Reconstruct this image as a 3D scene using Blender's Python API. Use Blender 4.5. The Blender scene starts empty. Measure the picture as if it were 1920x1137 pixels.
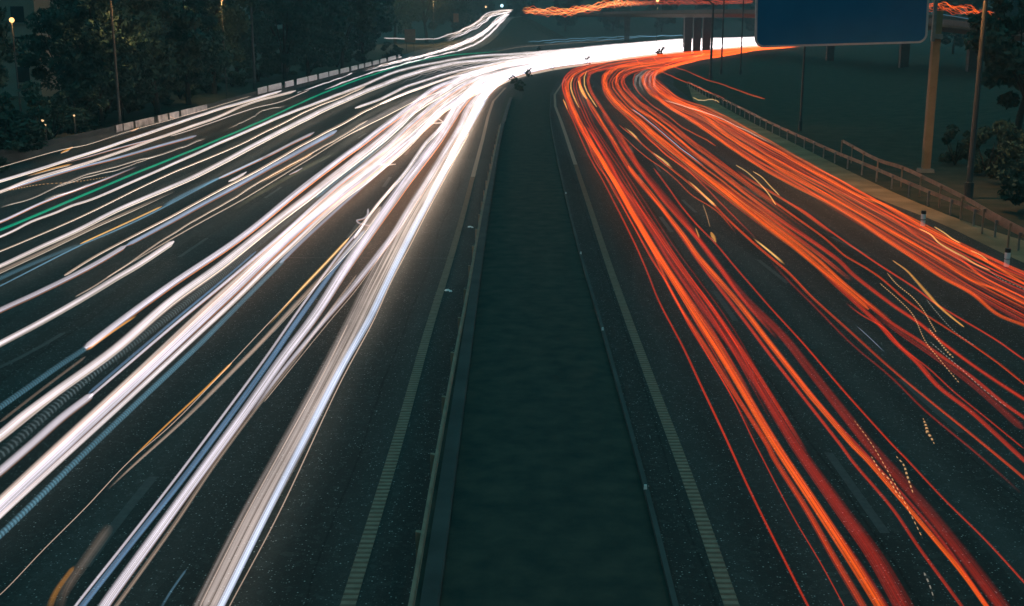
import bpy, bmesh, math, random
from mathutils import Vector, Matrix, Euler
from mathutils.geometry import tessellate_polygon
import numpy as np

S = bpy.context.scene
COL = S.collection
R = math.radians
random.seed(7); RNG = np.random.default_rng(7)

# ------------------------------------------------------------------ camera
FPX, W0, H0 = 2240.0, 1920.0, 1137.0
PITCH = math.atan(538.0 / FPX)
cam_d = bpy.data.cameras.new('camera'); cam = bpy.data.objects.new('camera', cam_d); COL.objects.link(cam)
cam_d.sensor_width = 36.0; cam_d.lens = 36.0 * FPX / W0
cam_d.clip_start = 0.3; cam_d.clip_end = 3000.0
EYE = Vector((0, 0, 10.0)); YAW = math.atan(15.5 / FPX)
cam.location = EYE; cam.rotation_euler = Euler((math.pi / 2 - PITCH, 0, YAW), 'XYZ')
S.camera = cam

# ------------------------------------------------------------------ world: late dusk, no sun left
w = bpy.data.worlds.new('World'); S.world = w; w.use_nodes = True
nt = w.node_tree; nt.nodes.clear()
tc = nt.nodes.new('ShaderNodeTexCoord'); sp = nt.nodes.new('ShaderNodeSeparateXYZ')
rp = nt.nodes.new('ShaderNodeValToRGB'); bg = nt.nodes.new('ShaderNodeBackground'); ow = nt.nodes.new('ShaderNodeOutputWorld')
nt.links.new(tc.outputs['Generated'], sp.inputs[0]); nt.links.new(sp.outputs['Z'], rp.inputs[0])
rp.color_ramp.elements[0].position = 0.0; rp.color_ramp.elements[0].color = (0.012, 0.040, 0.046, 1)
rp.color_ramp.elements[1].position = 0.75; rp.color_ramp.elements[1].color = (0.076, 0.330, 0.385, 1)
e = rp.color_ramp.elements.new(0.16); e.color = (0.026, 0.105, 0.122, 1)
nt.links.new(rp.outputs[0], bg.inputs[0]); bg.inputs[1].default_value = 1.0
nt.links.new(bg.outputs[0], ow.inputs[0])

S.view_settings.view_transform = 'Standard'; S.view_settings.look = 'None'
S.view_settings.exposure = 0.0; S.view_settings.gamma = 1.0
cy = S.cycles
cy.transparent_max_bounces = 160; cy.max_bounces = 4; cy.diffuse_bounces = 1; cy.glossy_bounces = 2
cy.volume_bounces = 0; cy.use_adaptive_sampling = True; cy.adaptive_threshold = 0.02; cy.use_denoising = True; cy.sample_clamp_indirect = 4.0; cy.use_light_tree = True
cy.caustics_reflective = False; cy.caustics_refractive = False
S.render.film_transparent = False

# ------------------------------------------------------------------ pixel <-> world (photo pixels, 1920 wide)
ROT = cam.rotation_euler.to_matrix()
def ray(px, py):
    return (ROT @ Vector(((px - W0 / 2) / FPX, -(py - H0 / 2) / FPX, -1.0))).normalized()
def at_z(px, py, z=0.0):
    d = ray(px, py); t = (z - EYE.z) / d.z
    return EYE + d * t
def at_y(px, py, Y):
    d = ray(px, py); return EYE + d * (Y / d.y)

# ------------------------------------------------------------------ tags and mesh helpers
def tag(o, label=None, cat=None, group=None, kind=None):
    if label: o['label'] = label
    if cat: o['category'] = cat
    if group: o['group'] = group
    if kind: o['kind'] = kind
    return o
def empty(name, loc=(0, 0, 0), rz=0.0):
    o = bpy.data.objects.new(name, None); o.empty_display_size = 0.3
    COL.objects.link(o); o.location = loc; o.rotation_euler = (0, 0, rz); return o
def link(name, me, mat, parent=None):
    o = bpy.data.objects.new(name, me); COL.objects.link(o)
    if mat is not None: me.materials.append(mat)
    if parent is not None: o.parent = parent
    return o
def mesh(name, vs, fs, mat, parent=None, smooth=False):
    me = bpy.data.meshes.new(name); me.from_pydata([tuple(v) for v in vs], [], fs); me.update()
    if smooth: me.polygons.foreach_set('use_smooth', [True] * len(me.polygons))
    return link(name, me, mat, parent)
class MB:
    def __init__(s): s.v = []; s.f = []
    def box(s, c, d, rz=0.0, top=None):
        """box centred at c, size d; top = (sx, sy) scale of the top face"""
        n = len(s.v); cr, sr = math.cos(rz), math.sin(rz)
        for k in range(8):
            x = (-.5, .5, .5, -.5)[k % 4] * d[0]; y = (-.5, -.5, .5, .5)[k % 4] * d[1]; z = (-.5 if k < 4 else .5) * d[2]
            if k >= 4 and top: x *= top[0]; y *= top[1]
            s.v.append((c[0] + x * cr - y * sr, c[1] + x * sr + y * cr, c[2] + z))
        s.f += [(n, n+3, n+2, n+1), (n+4, n+5, n+6, n+7), (n, n+1, n+5, n+4), (n+1, n+2, n+6, n+5), (n+2, n+3, n+7, n+6), (n+3, n, n+4, n+7)]
    def tube(s, pts, rad, n=8, cap=True):
        pts = [Vector(p) for p in pts]; base = len(s.v)
        if not hasattr(rad, '__len__'): rad = [rad] * len(pts)
        for i, p in enumerate(pts):
            t = (pts[min(i + 1, len(pts) - 1)] - pts[max(i - 1, 0)]).normalized()
            a = t.cross(Vector((0, 0, 1)) if abs(t.z) < .9 else Vector((1, 0, 0))).normalized(); b = t.cross(a)
            for k in range(n):
                g = 2 * math.pi * k / n
                s.v.append(tuple(p + (a * math.cos(g) + b * math.sin(g)) * rad[i]))
        for i in range(len(pts) - 1):
            for k in range(n):
                q = base + i * n; k2 = (k + 1) % n
                s.f.append((q + k, q + k2, q + n + k2, q + n + k))
        if cap:
            s.f.append(tuple(base + k for k in range(n))[::-1]); e0 = base + (len(pts) - 1) * n
            s.f.append(tuple(e0 + k for k in range(n)))
    def prof(s, pts, section, flip=False):
        """sweep an open/closed section of (side, up) along pts (plan curve)"""
        pts = [Vector(p) for p in pts]; base = len(s.v); m = len(section)
        for i, p in enumerate(pts):
            t = (pts[min(i + 1, len(pts) - 1)] - pts[max(i - 1, 0)]); t.z = 0; t.normalize()
            sd = Vector((t.y, -t.x, 0))
            for (a, b) in section: s.v.append(tuple(p + sd * a + Vector((0, 0, b))))
        for i in range(len(pts) - 1):
            for k in range(m):
                k2 = (k + 1) % m; q = base + i * m
                s.f.append((q + k, q + k2, q + m + k2, q + m + k))
        s.f.append(tuple(base + k for k in range(m))); e0 = base + (len(pts) - 1) * m
        s.f.append(tuple(e0 + k for k in range(m))[::-1])
    def build(s, name, mat, parent=None, smooth=False): return mesh(name, s.v, s.f, mat, parent, smooth)

def catmull(pts, step):
    """dense polyline through pts (any tuple length); step in the units of the first two"""
    P = [np.array(p, float) for p in pts]
    if len(P) == 2: P = [P[0], (P[0] + P[1]) / 2, P[1]]
    P = [2 * P[0] - P[1]] + P + [2 * P[-1] - P[-2]]
    out = []
    for i in range(1, len(P) - 2):
        p0, p1, p2, p3 = P[i - 1:i + 3]
        n = max(1, int(np.hypot(*(p2 - p1)[:2]) / step))
        t0 = 0.0; t1 = t0 + max(np.hypot(*(p1 - p0)[:2]), 1e-6) ** .5
        t2 = t1 + max(np.hypot(*(p2 - p1)[:2]), 1e-6) ** .5; t3 = t2 + max(np.hypot(*(p3 - p2)[:2]), 1e-6) ** .5
        for k in range(n):
            t = t1 + (t2 - t1) * k / n
            a1 = (t1 - t) / (t1 - t0) * p0 + (t - t0) / (t1 - t0) * p1
            a2 = (t2 - t) / (t2 - t1) * p1 + (t - t1) / (t2 - t1) * p2
            a3 = (t3 - t) / (t3 - t2) * p2 + (t - t2) / (t3 - t2) * p3
            b1 = (t2 - t) / (t2 - t0) * a1 + (t - t0) / (t2 - t0) * a2
            b2 = (t3 - t) / (t3 - t1) * a2 + (t - t1) / (t3 - t1) * a3
            out.append((t2 - t) / (t2 - t1) * b1 + (t - t1) / (t2 - t1) * b2)
    out.append(P[-2]); return out

# ------------------------------------------------------------------ materials
def new_mat(name):
    m = bpy.data.materials.new(name); m.use_nodes = True; m.node_tree.nodes.clear(); return m, m.node_tree
class G:
    """tiny node graph helper"""
    def __init__(s, t): s.t = t
    def n(s, typ, **kw):
        q = s.t.nodes.new(typ)
        for k, v in kw.items(): setattr(q, k, v)
        return q
    def l(s, a, b): s.t.links.new(a, b)
    def put(s, x, sock):
        if isinstance(x, (int, float)): sock.default_value = x
        elif isinstance(x, tuple): sock.default_value = x
        else: s.l(x, sock)
    def m(s, op, a, b=None, c=None, clamp=False):
        q = s.n('ShaderNodeMath', operation=op, use_clamp=clamp); s.put(a, q.inputs[0])
        if b is not None: s.put(b, q.inputs[1])
        if c is not None: s.put(c, q.inputs[2])
        return q.outputs[0]
    def v(s, op, a, b=None, scale=None):
        q = s.n('ShaderNodeVectorMath', operation=op); s.put(a, q.inputs[0])
        if b is not None: s.put(b, q.inputs[1])
        if scale is not None: s.put(scale, q.inputs['Scale'])
        return q.outputs['Value'] if op in ('DOT_PRODUCT', 'LENGTH') else q.outputs['Vector']
    def noise(s, vec, scale, detail=3.0, rough=.55):
        q = s.n('ShaderNodeTexNoise'); s.put(vec, q.inputs['Vector']); q.inputs['Scale'].default_value = scale
        q.inputs['Detail'].default_value = detail; q.inputs['Roughness'].default_value = rough; return q.outputs['Fac']
    def ramp(s, x, stops):
        q = s.n('ShaderNodeValToRGB'); s.put(x, q.inputs[0]); cr = q.color_ramp
        while len(cr.elements) > 1: cr.elements.remove(cr.elements[-1])
        for i, (p, c) in enumerate(stops):
            el = cr.elements[0] if i == 0 else cr.elements.new(p)
            el.position = p; el.color = (c[0], c[1], c[2], 1) if hasattr(c, '__len__') else (c, c, c, 1)
        return q.outputs[0]
    def maprange(s, x, a, b, c, d):
        q = s.n('ShaderNodeMapRange'); s.put(x, q.inputs[0])
        for i, val in enumerate((a, b, c, d)): q.inputs[i + 1].default_value = val
        return q.outputs[0]

def surface(name, ca, cb, scale=2.0, rough=.85, spec=.3, bump=0.0, bscale=20.0, metal=0.0, detail=4.0):
    m, t = new_mat(name); g = G(t)
    co = g.n('ShaderNodeTexCoord').outputs['Object']
    f = g.noise(co, scale, detail)
    b = g.n('ShaderNodeBsdfPrincipled'); g.l(g.ramp(f, [(.3, ca), (.7, cb)]), b.inputs['Base Color'])
    b.inputs['Roughness'].default_value = rough; b.inputs['Specular IOR Level'].default_value = spec; b.inputs['Metallic'].default_value = metal
    if bump:
        bp = g.n('ShaderNodeBump'); bp.inputs['Strength'].default_value = bump; bp.inputs['Distance'].default_value = .02
        g.l(g.noise(co, bscale, 4), bp.inputs['Height']); g.l(bp.outputs[0], b.inputs['Normal'])
    g.l(b.outputs[0], g.n('ShaderNodeOutputMaterial').inputs[0]); return m

def asphalt(name, base=.075, glint=.5, rough=.80):
    m, t = new_mat(name); g = G(t)
    co = g.n('ShaderNodeTexCoord').outputs['Object']
    vo = g.n('ShaderNodeTexVoronoi'); g.l(co, vo.inputs['Vector']); vo.inputs['Scale'].default_value = 22.0
    sx = g.n('ShaderNodeSeparateColor'); g.l(vo.outputs['Color'], sx.inputs[0])
    stone = g.m('POWER', sx.outputs[0], 15.0)
    dist = g.maprange(vo.outputs['Distance'], .15, .45, 1.0, 0.0)
    stone = g.m('MULTIPLY', stone, dist)
    v2 = g.n('ShaderNodeTexVoronoi'); g.l(co, v2.inputs['Vector']); v2.inputs['Scale'].default_value = 8.0
    s2 = g.n('ShaderNodeSeparateColor'); g.l(v2.outputs['Color'], s2.inputs[0])
    stone = g.m('ADD', stone, g.m('MULTIPLY', g.m('POWER', s2.outputs[0], 6.0), .035))
    big = g.noise(co, .35, 5); fine = g.noise(co, 30.0, 3, .7)
    mp = g.n('ShaderNodeMapping'); g.l(co, mp.inputs['Vector']); mp.inputs['Scale'].default_value = (1.3, .03, 1)
    wear = g.noise(mp.outputs[0], 1.0, 3)
    val = g.m('ADD', g.m('MULTIPLY', g.m('ADD', .72, g.m('MULTIPLY', big, .35)), g.m('ADD', .45, g.m('MULTIPLY', fine, 1.1))), g.m('MULTIPLY', g.m('SUBTRACT', wear, .5), .6))
    sy = g.n('ShaderNodeSeparateXYZ'); g.l(co, sy.inputs[0])
    wob_ = g.m('MULTIPLY', g.m('SUBTRACT', g.noise(co, .12, 3), .5), .5)
    seam = g.m('ABSOLUTE', g.m('SUBTRACT', g.m('FRACT', g.m('DIVIDE', g.m('ADD', g.m('ADD', sy.outputs[0], wob_), 2.0), 3.6)), .5))
    val = g.m('MULTIPLY', val, g.maprange(seam, .0, .012, .55, 1.0))
    track = g.m('SINE', g.m('MULTIPLY', g.m('ADD', sy.outputs[0], wob_), 3.49))
    val = g.m('MULTIPLY', val, g.m('ADD', .94, g.m('MULTIPLY', track, .14)))
    patch = g.n('ShaderNodeTexVoronoi'); pm = g.n('ShaderNodeMapping'); g.l(co, pm.inputs['Vector']); pm.inputs['Scale'].default_value = (.27, .03, 1); g.l(pm.outputs[0], patch.inputs['Vector']); patch.distance = 'CHEBYCHEV'; patch.inputs['Scale'].default_value = 1.0
    pc = g.n('ShaderNodeSeparateColor'); g.l(patch.outputs['Color'], pc.inputs[0])
    val = g.m('MULTIPLY', val, g.m('ADD', .82, g.m('MULTIPLY', pc.outputs[0], .36)))
    val = g.m('MULTIPLY', val, base); val = g.m('ADD', val, g.m('MULTIPLY', stone, glint))
    cc = g.n('ShaderNodeCombineColor'); g.l(g.m('MULTIPLY', val, 1.0), cc.inputs[0]); g.l(g.m('MULTIPLY', val, .98), cc.inputs[1]); g.l(g.m('MULTIPLY', val, .94), cc.inputs[2])
    b = g.n('ShaderNodeBsdfPrincipled'); g.l(cc.outputs[0], b.inputs['Base Color'])
    b.inputs['Roughness'].default_value = rough; b.inputs['Specular IOR Level'].default_value = .12
    bp = g.n('ShaderNodeBump'); bp.inputs['Strength'].default_value = .9; bp.inputs['Distance'].default_value = .012
    g.l(g.m('ADD', fine, g.m('MULTIPLY', sx.outputs[1], .8)), bp.inputs['Height']); g.l(bp.outputs[0], b.inputs['Normal'])
    g.l(b.outputs[0], g.n('ShaderNodeOutputMaterial').inputs[0]); return m

def light_mat(name, col, vis, beam=0.0, streak=.5, col2=None, pattern=None, soft=.9, glow=None):
    """A moving lamp's path: pure emission that hides nothing behind it.  vis: radiance of the lamp seen from above or beside,
    beam: radiance sent down onto the road.  Attributes: tc = (cos, sin, metres), tan = direction of travel, amp = brightness"""
    m, t = new_mat(name); g = G(t)
    geo = g.n('ShaderNodeNewGeometry')
    at = g.n('ShaderNodeAttribute', attribute_name='tc'); ta = g.n('ShaderNodeAttribute', attribute_name='tan')
    am = g.n('ShaderNodeAttribute', attribute_name='amp')
    V, N, T = geo.outputs['Incoming'], geo.outputs['Normal'], ta.outputs['Vector']
    vp = g.v('NORMALIZE', g.v('SUBTRACT', V, g.v('SCALE', T, scale=g.v('DOT_PRODUCT', V, T))))
    c = g.m('ABSOLUTE', g.v('DOT_PRODUCT', N, vp))
    prof = g.m('POWER', c, 1.6 / soft)
    sx = g.n('ShaderNodeSeparateXYZ'); g.l(at.outputs['Vector'], sx.inputs[0])
    oi = g.n('ShaderNodeObjectInfo').outputs['Random']
    cb = g.n('ShaderNodeCombineXYZ'); g.l(g.m('ADD', g.m('MULTIPLY', sx.outputs[0], 2.6), g.m('MULTIPLY', oi, 40.0)), cb.inputs[0])
    g.l(g.m('MULTIPLY', sx.outputs[1], 2.6), cb.inputs[1]); g.l(g.m('MULTIPLY', sx.outputs[2], .022), cb.inputs[2])
    st = g.noise(cb.outputs[0], 2.3, 3, .65)
    stv = g.maprange(st, .36, .62, 1.0 - streak, 1.0 + streak * .35)
    cm = g.n('ShaderNodeCombineXYZ'); g.l(g.m('MULTIPLY', sx.outputs[2], 1.0), cm.inputs[0]); g.l(g.m('MULTIPLY', oi, 77.0), cm.inputs[1])
    fl = g.maprange(g.noise(cm.outputs[0], .13, 4, .6), .3, .65, .72, 1.1)
    s = g.m('MULTIPLY', g.m('MULTIPLY', prof, stv), g.m('MULTIPLY', fl, vis))
    nz = g.n('ShaderNodeSeparateXYZ'); g.l(N, nz.inputs[0])
    s = g.m('MULTIPLY', s, g.maprange(nz.outputs[2], -.35, .05, .12, 1.0))
    if pattern:
        per, duty, skew, lo = pattern
        ph = g.m('FRACT', g.m('ADD', g.m('DIVIDE', sx.outputs[2], per), g.m('MULTIPLY', sx.outputs[0], skew)))
        s = g.m('MULTIPLY', s, g.m('ADD', lo, g.m('MULTIPLY', g.m('LESS_THAN', ph, duty), 1.0 - lo)))
    if beam > 0:
        dn = g.m('MULTIPLY', g.maprange(nz.outputs[2], -.15, -.75, 0.0, beam), g.n('ShaderNodeAttribute', attribute_name='dip').outputs['Fac'])
    s = g.m('MULTIPLY', s, am.outputs['Fac'])
    s = g.m('MULTIPLY', s, g.m('SUBTRACT', 1.0, geo.outputs['Backfacing']))
    em = g.n('ShaderNodeEmission'); g.l(s, em.inputs['Strength'])
    if beam > 0:
        eb = g.n('ShaderNodeEmission'); bs = g.m('MULTIPLY', g.m('MULTIPLY', dn, am.outputs['Fac']), g.m('SUBTRACT', 1.0, geo.outputs['Backfacing']))
        g.l(bs, eb.inputs['Strength']); eb.inputs['Color'].default_value = (1.0, .80 if beam > .95 else .3, .62 if beam > .95 else .08, 1)
    if col2: g.l(g.ramp(st, [(.40, col2), (.55, col)]), em.inputs['Color'])
    else: em.inputs['Color'].default_value = (*col, 1)
    tr = g.n('ShaderNodeBsdfTransparent'); ad = g.n('ShaderNodeAddShader')
    g.l(em.outputs[0], ad.inputs[0]); g.l(tr.outputs[0], ad.inputs[1])
    if beam > 0:
        a2 = g.n('ShaderNodeAddShader'); g.l(ad.outputs[0], a2.inputs[0]); g.l(eb.outputs[0], a2.inputs[1]); ad = a2
    g.l(ad.outputs[0], g.n('ShaderNodeOutputMaterial').inputs[0])
    m.cycles.emission_sampling = 'FRONT' if beam > 0 else 'NONE'
    return m

BW = 1.6
LM = {
 'white':  light_mat('headlight_white', (1.0, .90, .95), 1.12, BW, .45, (1.0, .78, .70)),
 'warm':   light_mat('headlight_warm', (1.0, .84, .80), 1.0, BW * .7, .5, (.95, .62, .45)),
 'lilac':  light_mat('headlight_lilac', (.92, .83, .95), .74, BW * .5, .5, (.80, .70, .72)),
 'blue':   light_mat('headlight_blue', (.62, .74, 1.0), .70, BW * .3, .5),
 'azure':  light_mat('side_lamp_azure', (.14, .30, .52), .75, 0, .7, (.30, .42, .62)),
 'steel':  light_mat('side_lamp_steel', (.13, .28, .40), .65, 0, .4),
 'hatch':  light_mat('side_lamp_hatched', (.15, .34, .46), .8, 0, .3, pattern=(.13, .5, .45, .45)),
 'ladder': light_mat('side_lamp_ticks', (.20, .26, .28), .8, 0, .5, pattern=(.22, .38, .25, .12)),
 'tan':    light_mat('lamp_tan', (.72, .50, .38), .50, 2.0, .7),
 'pink':   light_mat('lamp_pink_grey', (.64, .52, .48), .50, 2.0, .7, (.50, .38, .32)),
 'olive':  light_mat('lamp_olive', (.20, .18, .10), .35, 0, .4),
 'amber':  light_mat('indicator_amber', (1.0, .42, .07), .85, 1.0, .4),
 'yellow': light_mat('indicator_yellow', (1.0, .52, .12), 1.05, 1.0, .4),
 'green':  light_mat('lamp_green', (.0, .36, .19), .9, 0, .3),
 'orange': light_mat('taillight_orange', (1.0, .122, .001), .92, .5, .75, (.85, .05, .005)),
 'oran2':  light_mat('taillight_orange_red', (.95, .072, .002), .66, .6, .85, (.60, .022, .003)),
 'red':    light_mat('taillight_red', (.80, .036, .003), .72, .4, .6, (.55, .022, .005)),
 'dred':   light_mat('taillight_dark_red', (.50, .020, .005), .50, 0, .7),
 'dots':   light_mat('lamp_dotted', (.95, .50, .20), .9, 0, .3, pattern=(.24, .5, 0, .05)),
 'dotw':   light_mat('lamp_dotted_pale', (.55, .50, .40), .6, 0, .3, pattern=(.24, .5, 0, .05)),
}
M_asph = asphalt('asphalt', .050, .55)
M_asph2 = asphalt('asphalt_pale_shoulder', .105, .3)
M_soil = surface('median_soil', (.022, .036, .033), (.064, .062, .050), 1.3, .95, .1, .6, 9, 0, 9)
M_grass = surface('grass_ground', (.024, .036, .026), (.066, .060, .044), .7, .95, .1, .8, 5, 0, 9)
M_sand = surface('sandy_verge', (.17, .12, .07), (.32, .22, .13), .5, .95, .1, .6, 5)
M_paint = surface('worn_paint_sodium_tint', (.22, .145, .105), (.33, .22, .16), 5.0, .7, .3, .3, 30)  # worn paint, its brown carrying the sodium light's warmth in the colour
M_dash = surface('lane_paint', (.05, .05, .05), (.085, .08, .078), 6.0, .7, .3, .2, 30)
M_galv = surface('galvanised_steel', (.16, .16, .155), (.28, .27, .26), 3.0, .5, .5, 0, 10, .35)
M_rust = surface('weathered_rail', (.20, .14, .10), (.34, .24, .17), 2.0, .6, .4, 0, 10, .2)
M_dconc = surface('dark_stained_concrete', (.05, .055, .055), (.085, .09, .088), .6, .9, .2, .3, 8)
M_conc = surface('concrete', (.16, .155, .14), (.27, .26, .235), .6, .9, .2, .3, 8)
M_panel = surface('pale_barrier_panel', (.75, .75, .76), (.92, .92, .93), 1.2, .28, .5, .15, 6, .85)  # panels catching the headlights, part of that brightness put into the colour
M_panel2 = surface('dim_lit_barrier_panel', (.06, .06, .06), (.50, .49, .48), .8, .35, .4, .2, 6, .7)  # panels catching less headlight, their dimness put into the colour
M_blue = surface('sign_blue', (.006, .115, .235), (.010, .135, .27), .6, .45, .35)
M_rim = surface('sign_rim', (.42, .36, .36), (.52, .45, .44), 2, .5, .4)
M_back = surface('sign_backing', (.10, .10, .10), (.14, .14, .14), 2, .6, .4)
M_pole = surface('dark_pole', (.045, .05, .05), (.07, .075, .075), 2, .6, .4)
M_bark = surface('bark', (.025, .028, .025), (.05, .05, .042), 4, .95, .1, .8, 12)
M_leafA = surface('leaves_dark', (.028, .080, .074), (.050, .098, .082), .8, .9, .1)
M_leafB = surface('leaves_mid', (.038, .082, .068), (.066, .098, .072), .8, .9, .1)
M_build = surface('rendered_wall', (.20, .17, .14), (.28, .24, .20), .4, .9, .2)
M_glass = surface('dark_window', (.02, .02, .02), (.03, .03, .03), 1, .15, .5)
M_white = surface('white_plastic', (.75, .75, .75), (.85, .85, .85), 8, .5, .4)
M_black = surface('black_plastic', (.02, .02, .02), (.03, .03, .03), 8, .5, .4)
M_brown = surface('brown_sheet', (.20, .10, .06), (.28, .14, .09), 1, .7, .3)
def glow_mat(name, col, s):
    m, t = new_mat(name); g = G(t); e_ = g.n('ShaderNodeEmission'); e_.inputs[0].default_value = (*col, 1); e_.inputs[1].default_value = s
    g.l(e_.outputs[0], g.n('ShaderNodeOutputMaterial').inputs[0]); return m
M_lamp = glow_mat('sodium_lamp_glass', (1.0, .50, .16), 3.0)
M_lampw = glow_mat('cool_lamp_glass', (.55, .85, 1.0), 2.0)
M_lampdim = glow_mat('dim_warm_glass', (1.0, .62, .30), 1.2)

# ================================================================== SETTING
def polygon(name, pts, z, mat, **kw):
    vs = [Vector((p[0], p[1], z)) for p in pts]
    tris = tessellate_polygon([vs])
    fs = []
    for a, b, c in tris:
        n = (vs[b] - vs[a]).cross(vs[c] - vs[a])
        fs.append((a, b, c) if n.z > 0 else (a, c, b))
    o = mesh(name, vs, fs, mat); tag(o, kind='structure', **kw); return o
def gpath(px, z=0.0, step=25, near=True, w=None):
    """photo pixels -> ground curve; near: straight on past the frame's bottom towards the camera"""
    c = [at_z(p[0], p[1], z) for p in catmull(px, step)]
    if near:
        a, b = c[0], c[3]; d = (a - b).normalized(); c = [a + d * (a.y + 40)] + c
    return c
def stripe(name, path, w0, z, mat, kind='structure', **kw):
    vs, fs = [], []
    for i, p in enumerate(path):
        t = path[min(i + 1, len(path) - 1)] - path[max(i - 1, 0)]; t.z = 0; t.normalize()
        s = Vector((t.y, -t.x, 0)) * w0 / 2
        vs += [(p.x - s.x, p.y - s.y, z), (p.x + s.x, p.y + s.y, z)]
        if i: n = len(vs) - 4; fs.append((n, n + 1, n + 3, n + 2))
    o = mesh(name, vs, fs, mat); return tag(o, kind=kind, **kw)

# ground: one sheet, flat under the roads, rising beyond them
def ground_h(x, y):
    h = 0.0
    xr = 34 + max(0, y - 120) * .30
    if x > xr: h += min((x - xr) * .10, 5.0) * min(1, max(0, (330 - y) / 120))
    dl = -x - (52 + y * .02)
    if dl > 0: h += min(dl * .05, 5)
    r = math.hypot(x, y)
    if r > 640: h += (r - 640) * .16
    return h
def build_ground():
    xs = sorted(set(list(range(-1200, 1201, 60)) + list(range(-160, 200, 8)))); ys = sorted(set(list(range(-300, 1501, 60)) + list(range(0, 420, 15))))
    vs, fs = [], []
    for y in ys:
        for x in xs:
            h = ground_h(x, y); n = math.sin(x * .05 + 1) * math.cos(y * .033) + .6 * math.sin(x * .021 + y * .017)
            if h > .3: h += n * min(h, 8) * .14
            vs.append((x, y, h))
    nx = len(xs)
    for j in range(len(ys) - 1):
        for i in range(nx - 1):
            a = j * nx + i; fs.append((a, a + 1, a + nx + 1, a + nx))
    tag(mesh('ground', vs, fs, M_grass, smooth=True), kind='structure')
build_ground()

# left carriageway (oncoming), right carriageway (receding), median between them
L_in = [(768, 1137), (845, 700), (905, 380), (936, 232), (950, 175), (985, 146), (1060, 126), (1200, 106), (1420, 88)]
L_out = [(-420, 410), (0, 297), (380, 205), (745, 108), (860, 92), (1000, 84), (1200, 77), (1420, 68)]
R_in = [(1262, 1137), (1210, 918), (1130, 622), (1086, 470), (1058, 355), (1040, 270), (1030, 215), (1032, 175), (1052, 143), (1110, 122), (1200, 110), (1420, 92)]
R_out = [(2300, 640), (1930, 498), (1760, 418), (1640, 370), (1500, 300), (1400, 245), (1300, 190), (1262, 160), (1266, 138), (1300, 124), (1360, 112), (1440, 101)]
def road(name, a, b, z, mat):
    A = gpath(a, 0); B = gpath(b, 0, near=False); B = [Vector((B[0].x, -40, 0))] + B
    return polygon(name, A + B[::-1], z, mat)
polygon('median', gpath([(p[0] - 6, p[1]) for p in L_in]) + gpath([(p[0] + 6, p[1]) for p in R_in])[::-1], .004, M_soil)
road('road', L_in, L_out, .008, M_asph)
road('road', R_in, R_out, .008, M_asph)
# sandy verge between the receding road and its guard rail
V_out = [(2300, 560), (1930, 455), (1800, 412), (1700, 372), (1600, 325), (1500, 275), (1400, 225), (1330, 185), (1290, 160)]
polygon('verge', [at_z(*p) for p in catmull(R_out[:7], 25)] + [at_z(*p) for p in catmull(V_out, 25)][::-1], .006, M_sand)

# ribbed edge lines (raised ribs across a worn band with sodium warmth painted in)
def ribbed(px, wid):
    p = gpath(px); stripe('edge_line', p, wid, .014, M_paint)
    b = MB(); acc = 0.0
    for i in range(1, len(p) - 1):
        a, c = p[i], p[i + 1]; d = (c - a).length
        if a.y > 75: break
        t = (c - a).normalized(); rz = math.atan2(t.y, t.x) - math.pi / 2
        while acc < d:
            q = a + t * acc; b.box((q.x, q.y, .023), (wid * 1.04, .075, .020), rz, (.97, .5)); acc += .21
        acc -= d
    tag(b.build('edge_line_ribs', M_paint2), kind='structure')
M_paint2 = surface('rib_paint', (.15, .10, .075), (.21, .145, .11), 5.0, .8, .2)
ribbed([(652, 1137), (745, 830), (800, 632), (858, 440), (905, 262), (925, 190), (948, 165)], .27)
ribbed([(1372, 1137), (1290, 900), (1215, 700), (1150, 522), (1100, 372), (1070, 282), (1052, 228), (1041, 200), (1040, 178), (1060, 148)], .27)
# lane dashes
def dashes(px, length, period, wid, y0, y1, off=0.0):
    p = gpath(px, near=False); out = []
    cum = [0.0]
    for i in range(1, len(p)): cum.append(cum[-1] + (p[i] - p[i - 1]).length)
    s = off; b = MB()
    while s + length < cum[-1]:
        pts = []
        for k in range(4):
            q = s + length * k / 3
            j = max(1, next(i for i in range(1, len(cum)) if cum[i] >= q)); f = (q - cum[j - 1]) / (cum[j] - cum[j - 1])
            pts.append(p[j - 1].lerp(p[j], f))
        if y0 <= pts[0].y <= y1:
            for k in range(3):
                a, c = pts[k], pts[k + 1]; t = (c - a).normalized(); sd = Vector((t.y, -t.x, 0)) * wid / 2; n = len(b.v)
                b.v += [(a.x - sd.x, a.y - sd.y, .013), (a.x + sd.x, a.y + sd.y, .013), (c.x + sd.x, c.y + sd.y, .013), (c.x - sd.x, c.y - sd.y, .013)]
                b.f.append((n, n + 1, n + 2, n + 3))
        s += period
    tag(b.build('lane_markings', M_dash), kind='structure')
dashes([(1755, 1137), (1455, 710), (1292, 479), (1215, 370), (1176, 263), (1147, 230), (1127, 205), (1115, 185), (1110, 168), (1118, 150)], 4.5, 17, .20, 20, 330, 3)
dashes([(2300, 1137), (1850, 850), (1609, 640), (1399, 470), (1284, 380), (1215, 290), (1180, 235)], 4.5, 17, .18, 20, 300, 9)
dashes([(2300, 800), (1800, 560), (1609, 470), (1476, 400), (1350, 320), (1270, 250), (1210, 195), (1180, 165)], 4.5, 17, .18, 20, 300, 5)
dashes([(110, 1137), (205, 1000), (440, 710), (665, 430), (720, 350), (800, 235), (850, 180)], 4.5, 17, .22, 15, 260, 1.5)
dashes([(-400, 820), (0, 690), (250, 540), (560, 330), (760, 205)], 4.5, 17, .18, 15, 260, 6)
# a transverse expansion joint across the oncoming lanes
stripe('road_joint', [at_z(515, 484), at_z(640, 484.5), at_z(842, 485)], .09, .015, M_dash)

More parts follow.
